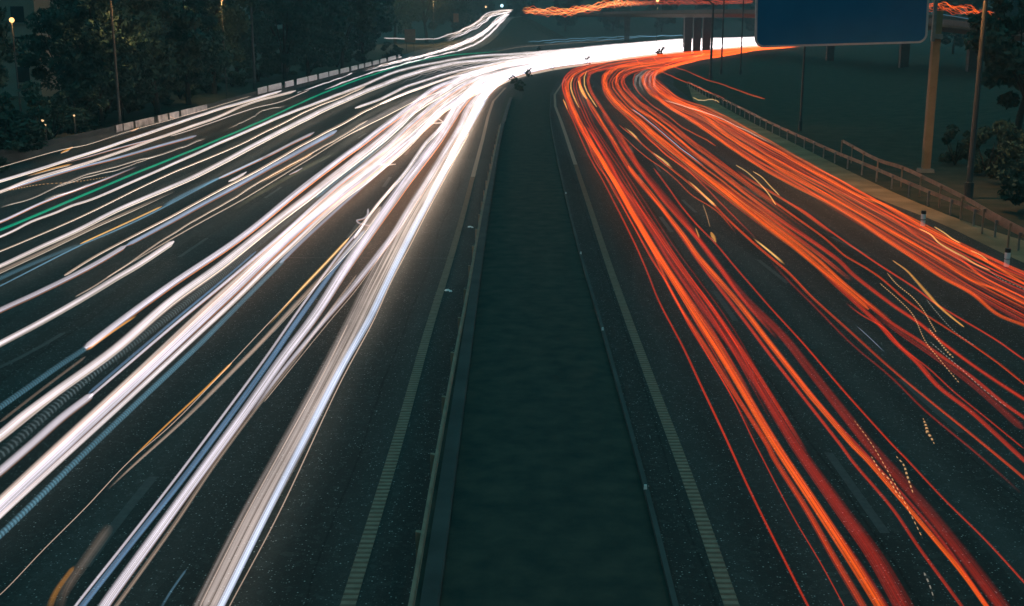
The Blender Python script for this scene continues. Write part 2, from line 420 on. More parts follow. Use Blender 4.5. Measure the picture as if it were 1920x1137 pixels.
# ramp climbing from the oncoming road up to the flyover, as an embankment with an asphalt top
def rampY(py): return 23700 / max(py - 30, 5) - 2.4 if py > 96 else 357 + (96 - py) * 2.6
def rampP(px, py): return at_y(px, py, rampY(py))
RA = [(690, 118), (760, 102), (834, 72), (867, 58), (897, 42), (915, 30), (940, 24), (975, 22)]
RB = [(720, 142), (813, 114), (872, 98), (918, 76), (945, 50), (958, 34), (966, 29), (985, 28)]
A_ = [rampP(*p) for p in catmull(RA, 8)]; B_ = [rampP(*p) for p in catmull(RB, 8)]
n_ = 36
def resample(P, n):
    cum = [0]
    for i in range(1, len(P)): cum.append(cum[-1] + (Vector(P[i]) - Vector(P[i - 1])).length)
    out = []
    for k in range(n):
        q = cum[-1] * k / (n - 1); j = 1
        while j < len(cum) - 1 and cum[j] < q: j += 1
        f = (q - cum[j - 1]) / max(cum[j] - cum[j - 1], 1e-9); out.append(Vector(P[j - 1]).lerp(Vector(P[j]), min(max(f, 0), 1)))
    return out
A_, B_ = resample(A_, n_), resample(B_, n_)
vs, fs, fs2 = [], [], []
for i in range(n_):
    a, b = A_[i].copy(), B_[i].copy(); z = max(min(a.z, b.z) - .75, .012 + i * .002)
    vs += [(a.x - 9 - z * 1.6, a.y, -.2), (a.x, a.y, z), (b.x, b.y, z), (b.x + 4 + z * 1.6, b.y, -.2)]
    if i:
        n = (i - 1) * 4
        for k in range(3): (fs if k == 1 else fs2).append((n + k, n + k + 1, n + k + 5, n + k + 4))
tag(mesh('ramp', vs, fs, M_asph2), kind='structure'); tag(mesh('embankment', vs, fs2, M_grass), kind='structure')

# ================================================================== LIGHT TRAILS
ZH, ZT = .65, .78
NR = 8
TRAILS = 0
def vnoise(seed):
    r = random.Random(seed); c = [(r.uniform(.6, 1.4), r.uniform(0, 6.28), k) for k in (1, 1.9, 3.3, 5.1)]
    return lambda x: sum(a / (i + 1) * math.sin(x * k + p) for i, (a, p, k) in enumerate(c)) / 2
def trail(kind, px, wid, label, group=None, z=ZH, wob=.02, lam=9.0, fade=(0, 0), P=None, step=9.0, cat='light trail', amp=1.0, jx=0.0, bm=1.0):
    if group == 'headlight streaks of the lane nearest the median': bm = 2.0
    elif group == 'headlight streaks of the busiest oncoming lane' or group == 'broad headlight streaks of the busiest oncoming lane': bm = 1.8
    """px: photo pixels along the streak (converted to a real path z metres over the road); wid: its thickness in those pixels at both ends"""
    global TRAILS
    TRAILS += 1
    pts = catmull([tuple(p[:2]) for p in px], step)
    n = len(pts); seg = [0.0]
    for i in range(1, n): seg.append(seg[-1] + float(np.hypot(*(pts[i] - pts[i - 1]))))
    L = seg[-1]
    f1, f2 = vnoise(TRAILS * 17 + 3), vnoise(TRAILS * 31 + 5)
    C, Wd = [], []
    for i, q in enumerate(pts):
        p = P(q[0], q[1]) if P else at_z(q[0], q[1], z)
        C.append(p)
        f = seg[i] / L
        if len(wid) == 2: ww = wid[0] + (wid[1] - wid[0]) * f
        else:
            h = f * (len(wid) - 1); k = min(int(h), len(wid) - 2); ww = wid[k] + (wid[k + 1] - wid[k]) * (h - k)
        Wd.append(ww)
    met = [0.0]
    for i in range(1, n): met.append(met[-1] + (C[i] - C[i - 1]).length)
    for i in range(n):
        D = max(C[i].y, 20); k = wob * (1 + D / 90.0)
        C[i] = C[i] + Vector((f2(met[i] / lam * .7) * (k * .5 + jx), 0, f1(met[i] / lam) * k))
    vs = np.zeros((n * NR, 3)); tcs = np.zeros((n * NR, 3)); tans = np.zeros((n * NR, 3)); am = np.zeros(n * NR); dip = np.zeros(n * NR)
    for i in range(n):
        t = (C[min(i + 1, n - 1)] - C[max(i - 1, 0)]).normalized()
        a = t.cross(Vector((0, 0, 1))).normalized(); b = a.cross(t).normalized()
        v = (C[i] - EYE); depth = v.length
        sp_ = v.normalized(); vp_ = (sp_ - t * sp_.dot(t)).length   # nothing but the distance sets the real radius
        r = Wd[i] * depth / FPX / 2 * 1.18
        f = seg[i]
        e_ = 1.0
        if fade[0] and f < fade[0]: e_ = min(e_, f / fade[0])
        if fade[1] and L - f < fade[1]: e_ = min(e_, (L - f) / fade[1])
        if i in (0, n - 1): r *= .35
        y_ = C[i].y; dipf = .18 + bm * max(0, min(1, (y_ - 34) / 30)) * max(0, min(1, (190 - y_) / 70))
        for k in range(NR):
            g = 2 * math.pi * k / NR; j = i * NR + k
            vs[j] = C[i] + a * (math.cos(g) * r) + b * (math.sin(g) * r * .8)
            tcs[j] = (math.cos(g), math.sin(g), met[i]); tans[j] = t; am[j] = e_ * amp; dip[j] = dipf
    fs = []
    for i in range(n - 1):
        for k in range(NR):
            q = i * NR; k2 = (k + 1) % NR; fs.append((q + k, q + NR + k, q + NR + k2, q + k2))
    me = bpy.data.meshes.new('light_trail'); me.from_pydata(vs.tolist(), [], fs); me.update()
    me.polygons.foreach_set('use_smooth', [True] * len(me.polygons))
    for nm, typ, arr in (('tc', 'FLOAT_VECTOR', tcs), ('tan', 'FLOAT_VECTOR', tans), ('amp', 'FLOAT', am), ('dip', 'FLOAT', dip)):
        at = me.attributes.new(nm, typ, 'POINT'); at.data.foreach_set('vector' if typ != 'FLOAT' else 'value', arr.ravel())
    o = link('light_trail', me, LM[kind]); tag(o, label, cat, group)
    o.visible_shadow = True
    return o

# the far band of oncoming light: top and bottom edges in the photo
WT = [(900, 103), (1000, 97), (1060, 93), (1130, 86), (1200, 80), (1290, 74), (1410, 71), (1500, 68)]
WB = [(935, 143), (1000, 132), (1060, 122), (1130, 113), (1200, 103), (1290, 94), (1410, 85), (1500, 80)]
RT = [(1150, 112), (1200, 106), (1260, 99), (1320, 95), (1410, 86), (1500, 80)]
RBt = [(1240, 131), (1270, 124), (1320, 112), (1370, 104), (1410, 96), (1500, 88)]
def lerp_path(A, B, g, n=14):
    a = catmull(A, 10); b = catmull(B, 10); a = [a[int(i * (len(a) - 1) / (n - 1))] for i in range(n)]; b = [b[int(i * (len(b) - 1) / (n - 1))] for i in range(n)]
    return [tuple(a[i] * (1 - g) + b[i] * g) for i in range(n)]
def wtail(g, x0=1000): return [(p[0], p[1] + random.uniform(-.7, .7)) for p in lerp_path(WT, WB, g, 9) if p[0] > x0]
def rtail(g, x0=1290): return [p for p in lerp_path(RT, RBt, g, 8) if p[0] > x0][::-1]

G1 = 'headlight streaks beside the barrier'; G2 = 'headlight streaks of the middle lanes'; G3 = 'broad headlight streaks of the busiest oncoming lane'
G4 = 'headlight streaks of the lane nearest the median'
# ---- lanes beside the barrier
trail('white', [(-60, 354), (0, 339), (158, 290), (222, 269), (320, 236), (404, 206), (470, 188), (527, 171)], (6, 5), 'white streak closest to the concrete barrier, ending bluntly below its bright panels', G1)
trail('warm', [(-60, 377), (0, 360), (49, 341), (138, 314), (187, 298), (320, 250), (404, 221), (468, 194), (554, 170)], (6, 5), 'pinkish white streak, second from the concrete barrier, with a warm stretch midway', G1)
trail('lilac', [(110, 309), (160, 296), (212, 281), (320, 253)], (2, 3), 'thin lilac streak slipping between the two streaks nearest the barrier', G1, fade=(60, 60))
trail('blue', [(15, 355), (138, 317), (212, 298), (320, 268), (367, 255)], (5, 5.5), 'pale blue streak, third from the barrier, ending early with a blunt tip', G1)
trail('amber', [(49, 331), (90, 319), (136, 308)], (3, 4), 'short amber streak tucked between the two white streaks near the barrier', fade=(30, 10))
trail('tan', [(-40, 324), (0, 314), (123, 279), (158, 272), (246, 244), (330, 222), (470, 180)], (1.6, 1.4), 'hair-thin tan line hugging the foot of the barrier')
trail('amber', [(113, 287), (124, 282), (135, 276)], (4, 5), 'small amber flash at the foot of the barrier, the lowest one')
trail('amber', [(245, 246), (252, 243), (260, 239)], (3, 3), 'small amber flash below the dim grey barrier panels')
trail('amber', [(314, 217), (321, 220), (329, 223)], (2, 2), 'tiny amber tick under the dim grey barrier panels', amp=.7)
trail('warm', [(320, 255), (404, 228), (470, 205), (530, 190), (580, 168)], (1.5, 1.5), 'thin tan line just below the second streak from the barrier')
for i, (px, w_, lb) in enumerate([
  ([(0, 389), (32, 380), (86, 361), (138, 335), (222, 311), (270, 298), (320, 283), (386, 259)], (2.5, 3.5), 'long scratchy pale streak above the green line'),
  ([(81, 373), (110, 364), (138, 356), (170, 344)], (4, 3), 'short scratchy white dash just above the green line'),
  ([(98, 352), (130, 343), (162, 332), (232, 314), (300, 290)], (3, 2), 'broken tan scratch between the blue streak and the green line'),
  ([(426, 240), (458, 228), (492, 208), (537, 197)], (2.5, 2), 'upper scratchy pale dash beyond the blunt blue streak')]):
    trail('pink', px, w_, lb, 'scratchy pale streaks above the green line', wob=.035, lam=2.0, step=5, fade=(20, 20), amp=.7)
trail('dots', [(12, 359), (74, 347), (138, 342), (204, 332)], (1.8, 1.8), 'dotted orange thread crossing the scratchy pale streaks')
trail('lilac', [(-50, 432), (0, 416), (84, 378), (158, 351), (200, 336), (260, 312)], (6, 3), 'white streak directly above the green line, fading out', fade=(0, 90), amp=1.3)
trail('green', [(-50, 449), (0, 431), (89, 395), (167, 362), (320, 299), (394, 269), (453, 243), (522, 213), (581, 186), (640, 161), (699, 141), (748, 124), (812, 109), (886, 101), (943, 96)], (7, 5.5, 4, 2.5), 'long thin emerald green streak among the white ones', fade=(0, 50), amp=1.1)
trail('white', [(-50, 464), (0, 444), (25, 433), (57, 417), (106, 399), (133, 387), (172, 374), (320, 309), (419, 265), (517, 223), (591, 194), (640, 175), (684, 159), (739, 136), (812, 119), (886, 107), (960, 102)] + wtail(.05), (4, 5, 6, 6), 'wavy white streak directly below the green line', G2)
trail('tan', [(-50, 492), (0, 472), (59, 447), (138, 412), (320, 325), (354, 311), (438, 276), (517, 238), (579, 206), (640, 182), (684, 163)], (2.6, 3), 'thin tan wavy line, second below the green one', G2, amp=2.0)
trail('white', [(-50, 520), (0, 498), (74, 463), (148, 430), (222, 393), (320, 352), (369, 330), (468, 277), (566, 226), (640, 191), (684, 172), (739, 151), (788, 134), (857, 119), (960, 109)] + wtail(.15), (7, 9, 9, 7), 'thick warm white streak, third below the green line', G2)
trail('tan', [(-50, 534), (0, 511), (74, 476), (167, 430), (246, 394), (330, 355)], (8, 5), 'broad dim tan band under the thick warm white streak', fade=(0, 120), amp=.8)
trail('steel', [(-40, 556), (0, 537), (148, 463), (212, 435), (320, 382), (406, 337), (492, 297)], (3, 4), 'thin teal line with a yellow stretch along its upper side', G2, amp=1.5)
trail('lilac', [(410, 336), (450, 317), (492, 297), (551, 267), (588, 248)], (5, 6), 'white streak prolonging the teal line up to a blunt tip', G2)
trail('hatch', [(-40, 545), (0, 524), (74, 490), (152, 457)], (11, 8), 'dim teal hatched band at the frame edge below the tan band', fade=(0, 30), amp=.45)
trail('steel', [(303, 389), (340, 368), (411, 334)], (6, 6), 'steel blue band joining the yellow stretch to the blunt white tip', fade=(15, 0))
trail('yellow', [(150, 459), (225, 424), (303, 388)], (3, 3.2), 'yellow stretch lying on the thin teal line')
trail('lilac', [(-50, 608), (0, 583), (74, 549), (167, 502), (236, 461)], (11, 9), 'lilac white streak with a soft upper edge, above the lone blunt one', G2)
trail('blue', [(236, 460), (320, 416), (382, 382), (426, 359), (502, 317), (576, 275), (630, 245)], (8, 9, 9), 'ice blue streak prolonging the lilac one up to a rounded tip', G2)
trail('tan', [(120, 517), (182, 478), (320, 406), (364, 381), (492, 314), (603, 252), (640, 233), (684, 208), (714, 194), (770, 172), (840, 146), (900, 127)] + wtail(.3), (4, 4, 6), 'tan streak running along the upper side of the ice blue one', G2, amp=2.0)
trail('white', [(428, 341), (445, 333), (462, 323)], (5, 5), 'short white dash above the ice blue streak')
trail('white', [(-50, 672), (0, 645), (74, 606), (167, 554), (222, 521), (256, 501), (325, 454)], (12, 10), 'lone white streak ending bluntly on empty dark asphalt', G2)
trail('tan', [(140, 556), (214, 512), (320, 441), (369, 411), (426, 378), (492, 338), (529, 317), (588, 285), (640, 255), (689, 226)], (2, 3, 3), 'scratchy orange tan thread above the lone blunt streak', wob=.03, lam=3, amp=1.5)
trail('tan', [(200, 522), (320, 449), (458, 372), (540, 322), (640, 261), (690, 236)], (2, 2), 'second tan thread running below the scratchy one', amp=1.3)
trail('amber', [(480, 346), (529, 320), (588, 286)], (5, 6), 'orange stretch on the scratchy tan thread', fade=(30, 5), amp=.6)
trail('olive', [(430, 400), (463, 378), (542, 332), (640, 282)], (8, 10), 'dim olive smear below the orange stretch', fade=(60, 60))
trail('pink', [(620, 268), (660, 245), (689, 230), (748, 200), (771, 188), (830, 168)], (8, 12, 8), 'soft pinkish band between the middle lanes and the busiest one', fade=(60, 0), amp=.8)
trail('white', [(665, 203), (714, 186), (760, 163), (800, 150), (860, 133), (960, 114)] + wtail(.24), (5, 6, 5), 'white streak starting with a pointed tip beside the brown asphalt patch', G2)
trail('white', [(712, 196), (760, 175), (800, 160), (870, 140), (960, 118)] + wtail(.36), (5, 6, 5), 'white streak starting with a blunt blue tip, just below the pointed one', G2)
trail('lilac', [(542, 328), (555, 322), (567, 315)], (3, 3), 'tiny pale dash on the dark asphalt beside the busiest lane')
# ---- busiest lane
trail('hatch', [(-50, 800), (0, 764), (60, 722), (110, 687), (163, 652)], (13, 12), 'grey teal hatched band before the first broad streak', amp=.6)
trail('lilac', [(158, 655), (230, 600), (320, 535), (443, 452), (554, 362), (640, 297), (679, 269), (743, 220), (778, 193), (812, 168), (852, 151), (896, 134), (960, 120)] + wtail(.45), (14, 11, 9, 9), 'first broad streak of the busiest lane, on its barrier side', G3, amp=1.6)
trail('amber', [(160, 660), (205, 628), (258, 592)], (6, 3), 'amber edge below the start of the first broad streak', fade=(8, 20))
trail('tan', [(0, 790), (80, 728), (160, 668)], (5, 5), 'dark brown edge beneath the grey teal hatched band', amp=.4)
trail('white', [(-50, 852), (0, 815), (37, 784), (103, 734), (212, 655), (320, 563), (419, 493), (517, 416), (581, 367), (640, 320), (689, 282), (748, 232), (773, 208), (812, 183), (852, 158), (911, 134)] + wtail(.55), (16, 15, 14, 10), 'second broad streak of the busiest lane, the one above the ladder band', G3)
trail('warm', [(-50, 862), (0, 826), (103, 745), (212, 667), (320, 575), (419, 502), (500, 436)], (7, 4), 'warm lower fringe of the second broad streak', amp=.6)
trail('ladder', [(-50, 890), (0, 853), (86, 778), (172, 704), (320, 591), (419, 513), (517, 431), (598, 365)], (19, 16, 14), 'dark ladder-like band of fine ticks between broad streaks', amp=.55, step=12)
trail('steel', [(590, 372), (640, 330), (702, 282), (748, 240), (778, 210)], (11, 9), 'dark steel blue band prolonging the ladder-like one', amp=.8)
trail('lilac', [(-50, 925), (0, 884), (60, 832), (116, 783), (172, 741)], (16, 14), 'lilac white bar with a blunt upper tip below the ladder band', amp=1.5)
trail('lilac', [(165, 746), (240, 682), (320, 614), (419, 532), (507, 459), (611, 367), (647, 338), (709, 290), (778, 226), (812, 198), (849, 171), (900, 146)] + wtail(.7), (5, 7, 9, 10), 'blue-edged white streak directly below the ladder band', G3, amp=1.5)
trail('azure', [(165, 738), (240, 674), (320, 606), (419, 524), (480, 472)], (6, 4), 'blue fringe above the blue-edged white streak', amp=.8)
trail('warm', [(-50, 985), (0, 938), (165, 783), (320, 640), (443, 526), (542, 436), (623, 368), (672, 330), (726, 283), (788, 229), (822, 200), (862, 171), (900, 150)] + wtail(.8), (14, 13, 11, 8), 'broadest streak of the busiest lane, upper half with a tan rim', G3, amp=1.1)
trail('lilac', [(-50, 1000), (0, 952), (165, 797), (320, 654), (443, 538), (542, 445), (623, 377), (680, 333), (740, 283), (800, 233), (850, 190)] + wtail(.85), (20, 17, 14, 9), 'broadest streak of the busiest lane, lilac lower half', G3, amp=1.6)
trail('white', [(-50, 1015), (0, 968), (165, 817), (352, 645), (443, 561), (532, 474), (640, 374), (690, 336), (768, 270), (812, 223), (850, 196)] + wtail(.9), (9, 9, 8, 6), 'thin bright streak below the broadest one of the busiest lane', G3)
trail('hatch', [(-50, 1050), (0, 1004), (161, 848), (338, 680), (377, 643), (468, 551), (532, 487)], (13, 12, 9), 'blue herringbone band on the median side of the busiest lane', amp=.85)
trail('blue', [(525, 494), (560, 459), (634, 390), (708, 325), (770, 268), (830, 215)], (8, 6, 4), 'light blue streak prolonging the herringbone band', amp=.65)
# ---- lane nearest the median
TH = 'thin tan hairlines of the lane nearest the median'
trail('tan', [(-40, 1146), (0, 1115), (80, 1032), (161, 951), (241, 866), (322, 795), (470, 640), (561, 545), (614, 490), (654, 447), (708, 386), (742, 340)], (1.4, 1.6), 'hair-thin tan line leading to the amber stretches', amp=2.2)
trail('amber', [(241, 865), (322, 787), (380, 733), (434, 680)], (2.5, 5), 'lower amber stretch on the hair-thin tan line', fade=(40, 0))
trail('yellow', [(500, 612), (561, 545), (614, 490), (654, 448)], (2, 6, 5), 'upper amber yellow stretch on the hair-thin tan line', fade=(60, 0), amp=.8)
trail('amber', [(692, 404), (712, 380), (742, 342)], (3, 2), 'topmost small amber stretch beside the white streaks', amp=.7)
trail('tan', [(200, 920), (241, 881), (346, 785), (450, 680), (487, 642), (560, 564), (663, 456), (713, 389)], (3, 7, 8, 9), 'soft tan streak parallel to the amber stretches', G4, fade=(60, 0), amp=1.2)
trail('azure', [(135, 1160), (160, 1128), (241, 1024), (346, 892), (498, 686), (560, 597), (634, 495), (683, 434)], (11, 11, 10, 8), 'deep blue striped streak with pale edges beside the median lane', G4, amp=1.05)
trail('lilac', [(125, 1160), (150, 1126), (236, 1016), (338, 884), (490, 680), (552, 592), (634, 480), (680, 425)], (5, 5, 5, 4), 'pale edge along the barrier side of the deep blue streak', amp=1.1)
trail('lilac', [(180, 1160), (201, 1128), (297, 995), (362, 905), (458, 772), (523, 680), (585, 598), (641, 512), (708, 416), (758, 345), (812, 272), (862, 196), (886, 168), (916, 151)] + wtail(.95), (18, 17, 17, 19, 18, 10), 'thick white streak of the pair nearest the median, barrier side', G4, amp=1.5)
trail('white', [(663, 447), (708, 383), (764, 318), (798, 269), (832, 232), (859, 190), (890, 160), (930, 142)] + wtail(.92), (5, 7, 9, 8), 'bright streak merging into the thick white one from above', G4)
trail('tan', [(198, 1160), (222, 1128), (322, 988), (400, 872), (482, 762), (555, 670), (609, 596), (668, 516)], (7, 7, 3), 'tan fringe along the median side of the thick white streak', amp=.9)
trail('lilac', [(470, 776), (530, 695), (609, 600), (658, 542), (708, 478), (747, 426), (774, 382), (806, 333), (827, 296), (862, 238), (880, 200), (915, 163), (945, 146)] + wtail(.96), (5, 11, 12, 10, 8), 'pinkish streak between the two thick ones nearest the median', G4, fade=(80, 0), amp=1.0)
trail('tan', [(495, 755), (620, 600), (668, 542), (720, 470), (760, 412), (790, 366)], (1.4, 1.4), 'hairline along the pinkish streak between the two thick ones', TH, amp=2)
trail('pink', [(378, 1160), (392, 1132), (466, 985), (555, 821), (627, 683), (668, 602), (698, 541), (732, 474), (774, 396), (821, 318), (847, 280), (871, 237), (891, 196), (911, 166), (945, 146)] + wtail(.98), (50, 46, 36, 24, 14, 7), 'wide pinkish grey streak nearest the median', G4, amp=1.5)
trail('blue', [(402, 1160), (416, 1134), (498, 969), (579, 809), (637, 696), (690, 602), (718, 544), (747, 485), (782, 416), (831, 325), (860, 270), (896, 208), (920, 168), (955, 146)] + wtail(1.0), (13, 13, 12, 10, 8), 'ice white core at the edge of the wide pinkish streak', G4, amp=1.5)
trail('white', [(790, 388), (831, 318), (860, 262), (886, 212), (905, 178), (940, 152)], (6, 9, 9), 'bright upper stretch of the wide streak nearest the median', G4, fade=(60, 0))
trail('tan', [(420, 1160), (433, 1134), (525, 961), (640, 714), (700, 602), (732, 531), (774, 450), (838, 327), (880, 250)], (2.4, 2), 'hairline on the very edge of the lit lane nearest the median', TH, amp=2)
trail('tan', [(365, 1160), (378, 1132), (452, 985), (541, 821), (612, 690), (652, 610)], (1.6, 1.4), 'hairline on the barrier side of the wide pinkish streak', TH, amp=1.4)
trail('tan', [(105, 1160), (120, 1110), (152, 1060), (205, 985)], (16, 20), 'dim brown smear near the bottom between amber and blue streaks', fade=(60, 30), amp=.25)
trail('amber', [(85, 1160), (103, 1112), (138, 1062)], (12, 8), 'dull amber wedge at the bottom, lowest amber mark of all', fade=(40, 10), amp=.30)
trail('steel', [(290, 1160), (318, 1112), (350, 1066)], (5, 4), 'short pale teal dash near the bottom beside the wide streak', fade=(50, 10), amp=.7)
trail('lilac', [(690, 392), (689, 403), (682, 410), (669, 414), (672, 418), (695, 424)], (4, 3.5, 2.5), 'small curled white squiggle on the lit asphalt', wob=0, step=3)
trail('warm', [(700, 306), (720, 309), (742, 308)], (2, 4), 'small white comma on the lit asphalt above the squiggle', wob=0)
trail('warm', [(798, 230), (815, 231), (830, 229), (822, 223)], (2, 3), 'small white fork on the lit asphalt, the highest of the little marks', wob=0, step=4)
# ---- dense fill of the far bend
GW = 'merged headlight streaks round the far bend'; LW = 'one of the white headlight streaks merged into a solid band round the far bend'
WT2 = [(700, 158), (760, 138), (830, 124), (900, 112)] + WT[1:]
WB2 = [(880, 176), (900, 162), (925, 150), (950, 142)] + WB[1:]
for i in range(26):
    g_ = (i + .5) / 26
    px = lerp_path(WT2 if i % 2 else WT, WB2 if i % 2 else WB, g_, 16)
    trail(random.choice(['white', 'white', 'lilac', 'warm']), [(x, y + random.uniform(-.6, .6)) for x, y in px], (1.8, 2.4), LW, GW, wob=.05, lam=2.5, fade=(120, 0), amp=.5, step=4)
# upper middle, between the busiest lane streaks where they converge
FA = [(560, 358), (640, 294), (745, 214), (812, 165), (870, 144), (960, 121)]
FB = [(700, 335), (745, 290), (800, 236), (846, 188), (880, 155), (950, 126)]
LF = 'one of the fine white headlight streaks packed where the busiest lane narrows'
for i in range(6):
    px = lerp_path(FA, FB, (i + .3) / 6, 10) + wtail(.4 + .05 * i)
    trail(random.choice(['white', 'lilac', 'warm']), px, (1.5, 2, 2.5), LF, 'fine headlight streaks where the busiest lane narrows', fade=(90, 0), wob=.03, amp=.5)
# ---- the climbing slip road
LR = 'one of the white headlight streaks swinging up the climbing slip road'; GR = 'headlight streaks on the climbing slip road'
ra = [(720, 72), (776, 74), (813, 73), (834, 68), (867, 56), (897, 40), (913, 25), (945, 20), (963, 20)]
rb = [(557, 174), (606, 158), (640, 146), (680, 130), (722, 119), (792, 104), (838, 90), (880, 73), (917, 52), (930, 36), (949, 26)]
rc = [(606, 169), (640, 157), (680, 142), (742, 125), (813, 106), (867, 93), (909, 72), (934, 47), (945, 32), (955, 26)]
trail('white', ra, (2.5, 3), 'pale streak joining the slip road from a side street by the brown box', P=rampP, step=5, wob=.05, lam=5)
trail('white', rb, (3, 3), LR, GR, P=rampP, step=5, wob=.04, lam=6)
trail('white', rc, (3.5, 3.5), LR, GR, P=rampP, step=5, wob=.04, lam=6)
rd = [(790, 100), (838, 76), (870, 60), (900, 42), (918, 27), (945, 21), (960, 21)]
for i in range(7):
    trail(random.choice(['white', 'white', 'warm']), lerp_path(rb[3:], rc[2:], random.uniform(0, 1), 10), (2, 3), LR, GR, P=rampP, step=5, wob=.05, lam=5, fade=(40, 0))
for i in range(7):
    trail(random.choice(['warm', 'white', 'tan']), lerp_path([(825, 70), (860, 58), (893, 41), (912, 26), (935, 21), (960, 19)], [(838, 78), (875, 62), (905, 46), (922, 31), (940, 25), (958, 23)], i / 6, 9), (1.6, 2.2), LR, GR, P=rampP, step=5, wob=.06, lam=5, fade=(30, 0), amp=1.2)
# faint pale threads behind the main band
trail('steel', [(990, 79), (1030, 76), (1100, 72), (1180, 69), (1290, 66), (1330, 62), (1410, 60)], (1.6, 1.4), 'faint pale wavy thread above the solid white band', wob=.06, lam=3, amp=2.2)
trail('steel', [(1020, 81), (1080, 77), (1150, 74), (1230, 68), (1290, 67)], (1.8, 1.5), 'second faint pale thread just above the solid white band', wob=.06, lam=3, amp=2.2)
trail('tan', [(930, 96), (980, 88), (1060, 82), (1150, 76)], (1.2, 1), 'faint brown thread above the tip of the green line', amp=.7)

# ---- receding carriageway
def rtrail(kind, px, wid, label, group=None, tail=None, **kw):
    if tail is not None: px = rtail(tail) + px
    if group in (GC, GD) and kind in ('red', 'oran2', 'orange'): wid = tuple(q * .82 for q in wid)
    kw.setdefault('z', ZT); kw.setdefault('wob', .026); kw.setdefault('lam', 6.0); return trail(kind, px, wid, label, group, **kw)
GA = 'taillight streaks of the lane next to the median'; GB = 'taillight streaks of the second receding lane'
GC = 'taillight streaks of the third receding lane'; GD = 'taillight streaks of the outer receding lanes'
rtrail('red', [(1056, 188), (1079, 237), (1097, 277), (1126, 331), (1139, 356), (1178, 433), (1212, 504), (1234, 560), (1284, 659), (1318, 732), (1370, 840), (1400, 904), (1449, 1005), (1516, 1137), (1530, 1160)], (2, 4, 5), 'lone thin red streak nearest the ribbed edge line', GA)
rtrail('yellow', [(1056, 187), (1060, 196), (1064, 206)], (3, 2), 'short orange spark starting the lone thin red streak')
rtrail('red', [(1237, 103), (1163, 110), (1114, 118), (1072, 132), (1058, 146), (1055, 163), (1072, 208), (1094, 252), (1118, 304), (1143, 340), (1180, 410), (1222, 486), (1262, 550), (1290, 606), (1328, 670), (1372, 745), (1418, 838), (1428, 857), (1490, 976), (1540, 1060), (1583, 1137), (1596, 1160)], (2.2, 3, 3, 2.5), 'hair-thin red streak on the median side of the first orange bundle', GA, tail=.05)
rtrail('oran2', [(1200, 106), (1150, 112), (1109, 122), (1072, 137), (1060, 151), (1062, 178), (1079, 218), (1099, 258), (1126, 304), (1150, 338), (1188, 406), (1227, 476), (1266, 560), (1328, 657), (1372, 730), (1441, 840), (1449, 857), (1511, 956), (1560, 1042), (1617, 1137), (1630, 1160)], (3, 4, 5, 9, 14), 'red streak, broad and soft at the bottom, left flank of the first orange bundle', GA, tail=.12)
rtrail('orange', [(1188, 110), (1138, 117), (1100, 128), (1074, 142), (1064, 156), (1066, 180), (1082, 218), (1104, 259), (1139, 318), (1188, 402), (1227, 466), (1262, 522), (1290, 568), (1338, 644), (1397, 740), (1459, 843), (1533, 956), (1597, 1054), (1649, 1137), (1662, 1160)], (4, 6, 11, 15, 18), 'brightest orange core of the first bundle beside the median', GA, tail=.2, amp=1.1)
rtrail('dred', [(1104, 240), (1138, 300), (1163, 349), (1212, 418), (1262, 497), (1311, 566), (1372, 650), (1434, 745), (1498, 845), (1577, 956), (1641, 1044), (1695, 1137), (1708, 1160)], (4, 12, 20, 32), 'wide dark red band, outer flank of the first orange bundle', GA, amp=1.35)
rtrail('red', [(1100, 236), (1142, 304), (1168, 349), (1220, 418), (1276, 500), (1326, 566), (1386, 650), (1450, 748), (1514, 850)], (4, 8, 9, 6), 'red stripe inside the wide dark red band', GA, fade=(20, 80))
rtrail('oran2', [(1096, 240), (1130, 304), (1155, 345), (1204, 424), (1250, 500), (1296, 566), (1352, 650), (1412, 748)], (4, 9, 8, 5), 'orange red stripe between the bright core and the dark red band', GA, fade=(0, 120))
rtrail('dred', [(1296, 590), (1352, 665), (1412, 756), (1470, 850), (1545, 962), (1612, 1060), (1660, 1137), (1672, 1160)], (6, 9, 12), 'thin maroon stripe just outside the brightest orange core', GA, fade=(60, 0), amp=.9)
rtrail('yellow', [(1074, 146), (1070, 156), (1074, 178), (1086, 202)], (2.5, 3), 'short pale yellow streak on the first bundle at the bend', GA)
LA = 'one of the fine red streaks packed inside the first orange bundle'
for i in range(7):
    g_ = i / 6
    px = lerp_path([(1112, 118), (1072, 131), (1056, 150), (1062, 190), (1094, 254), (1139, 336), (1222, 484), (1288, 598), (1420, 826)], [(1140, 130), (1110, 136), (1088, 150), (1090, 178), (1118, 240), (1160, 304), (1270, 470), (1370, 610), (1470, 790)], g_, 14)
    rtrail(random.choice(['red', 'oran2', 'dred', 'red']), px, (2, 2.5, 3), LA, 'fine streaks inside the first orange bundle', tail=.1 + .2 * g_, fade=(0, 220), amp=.8)
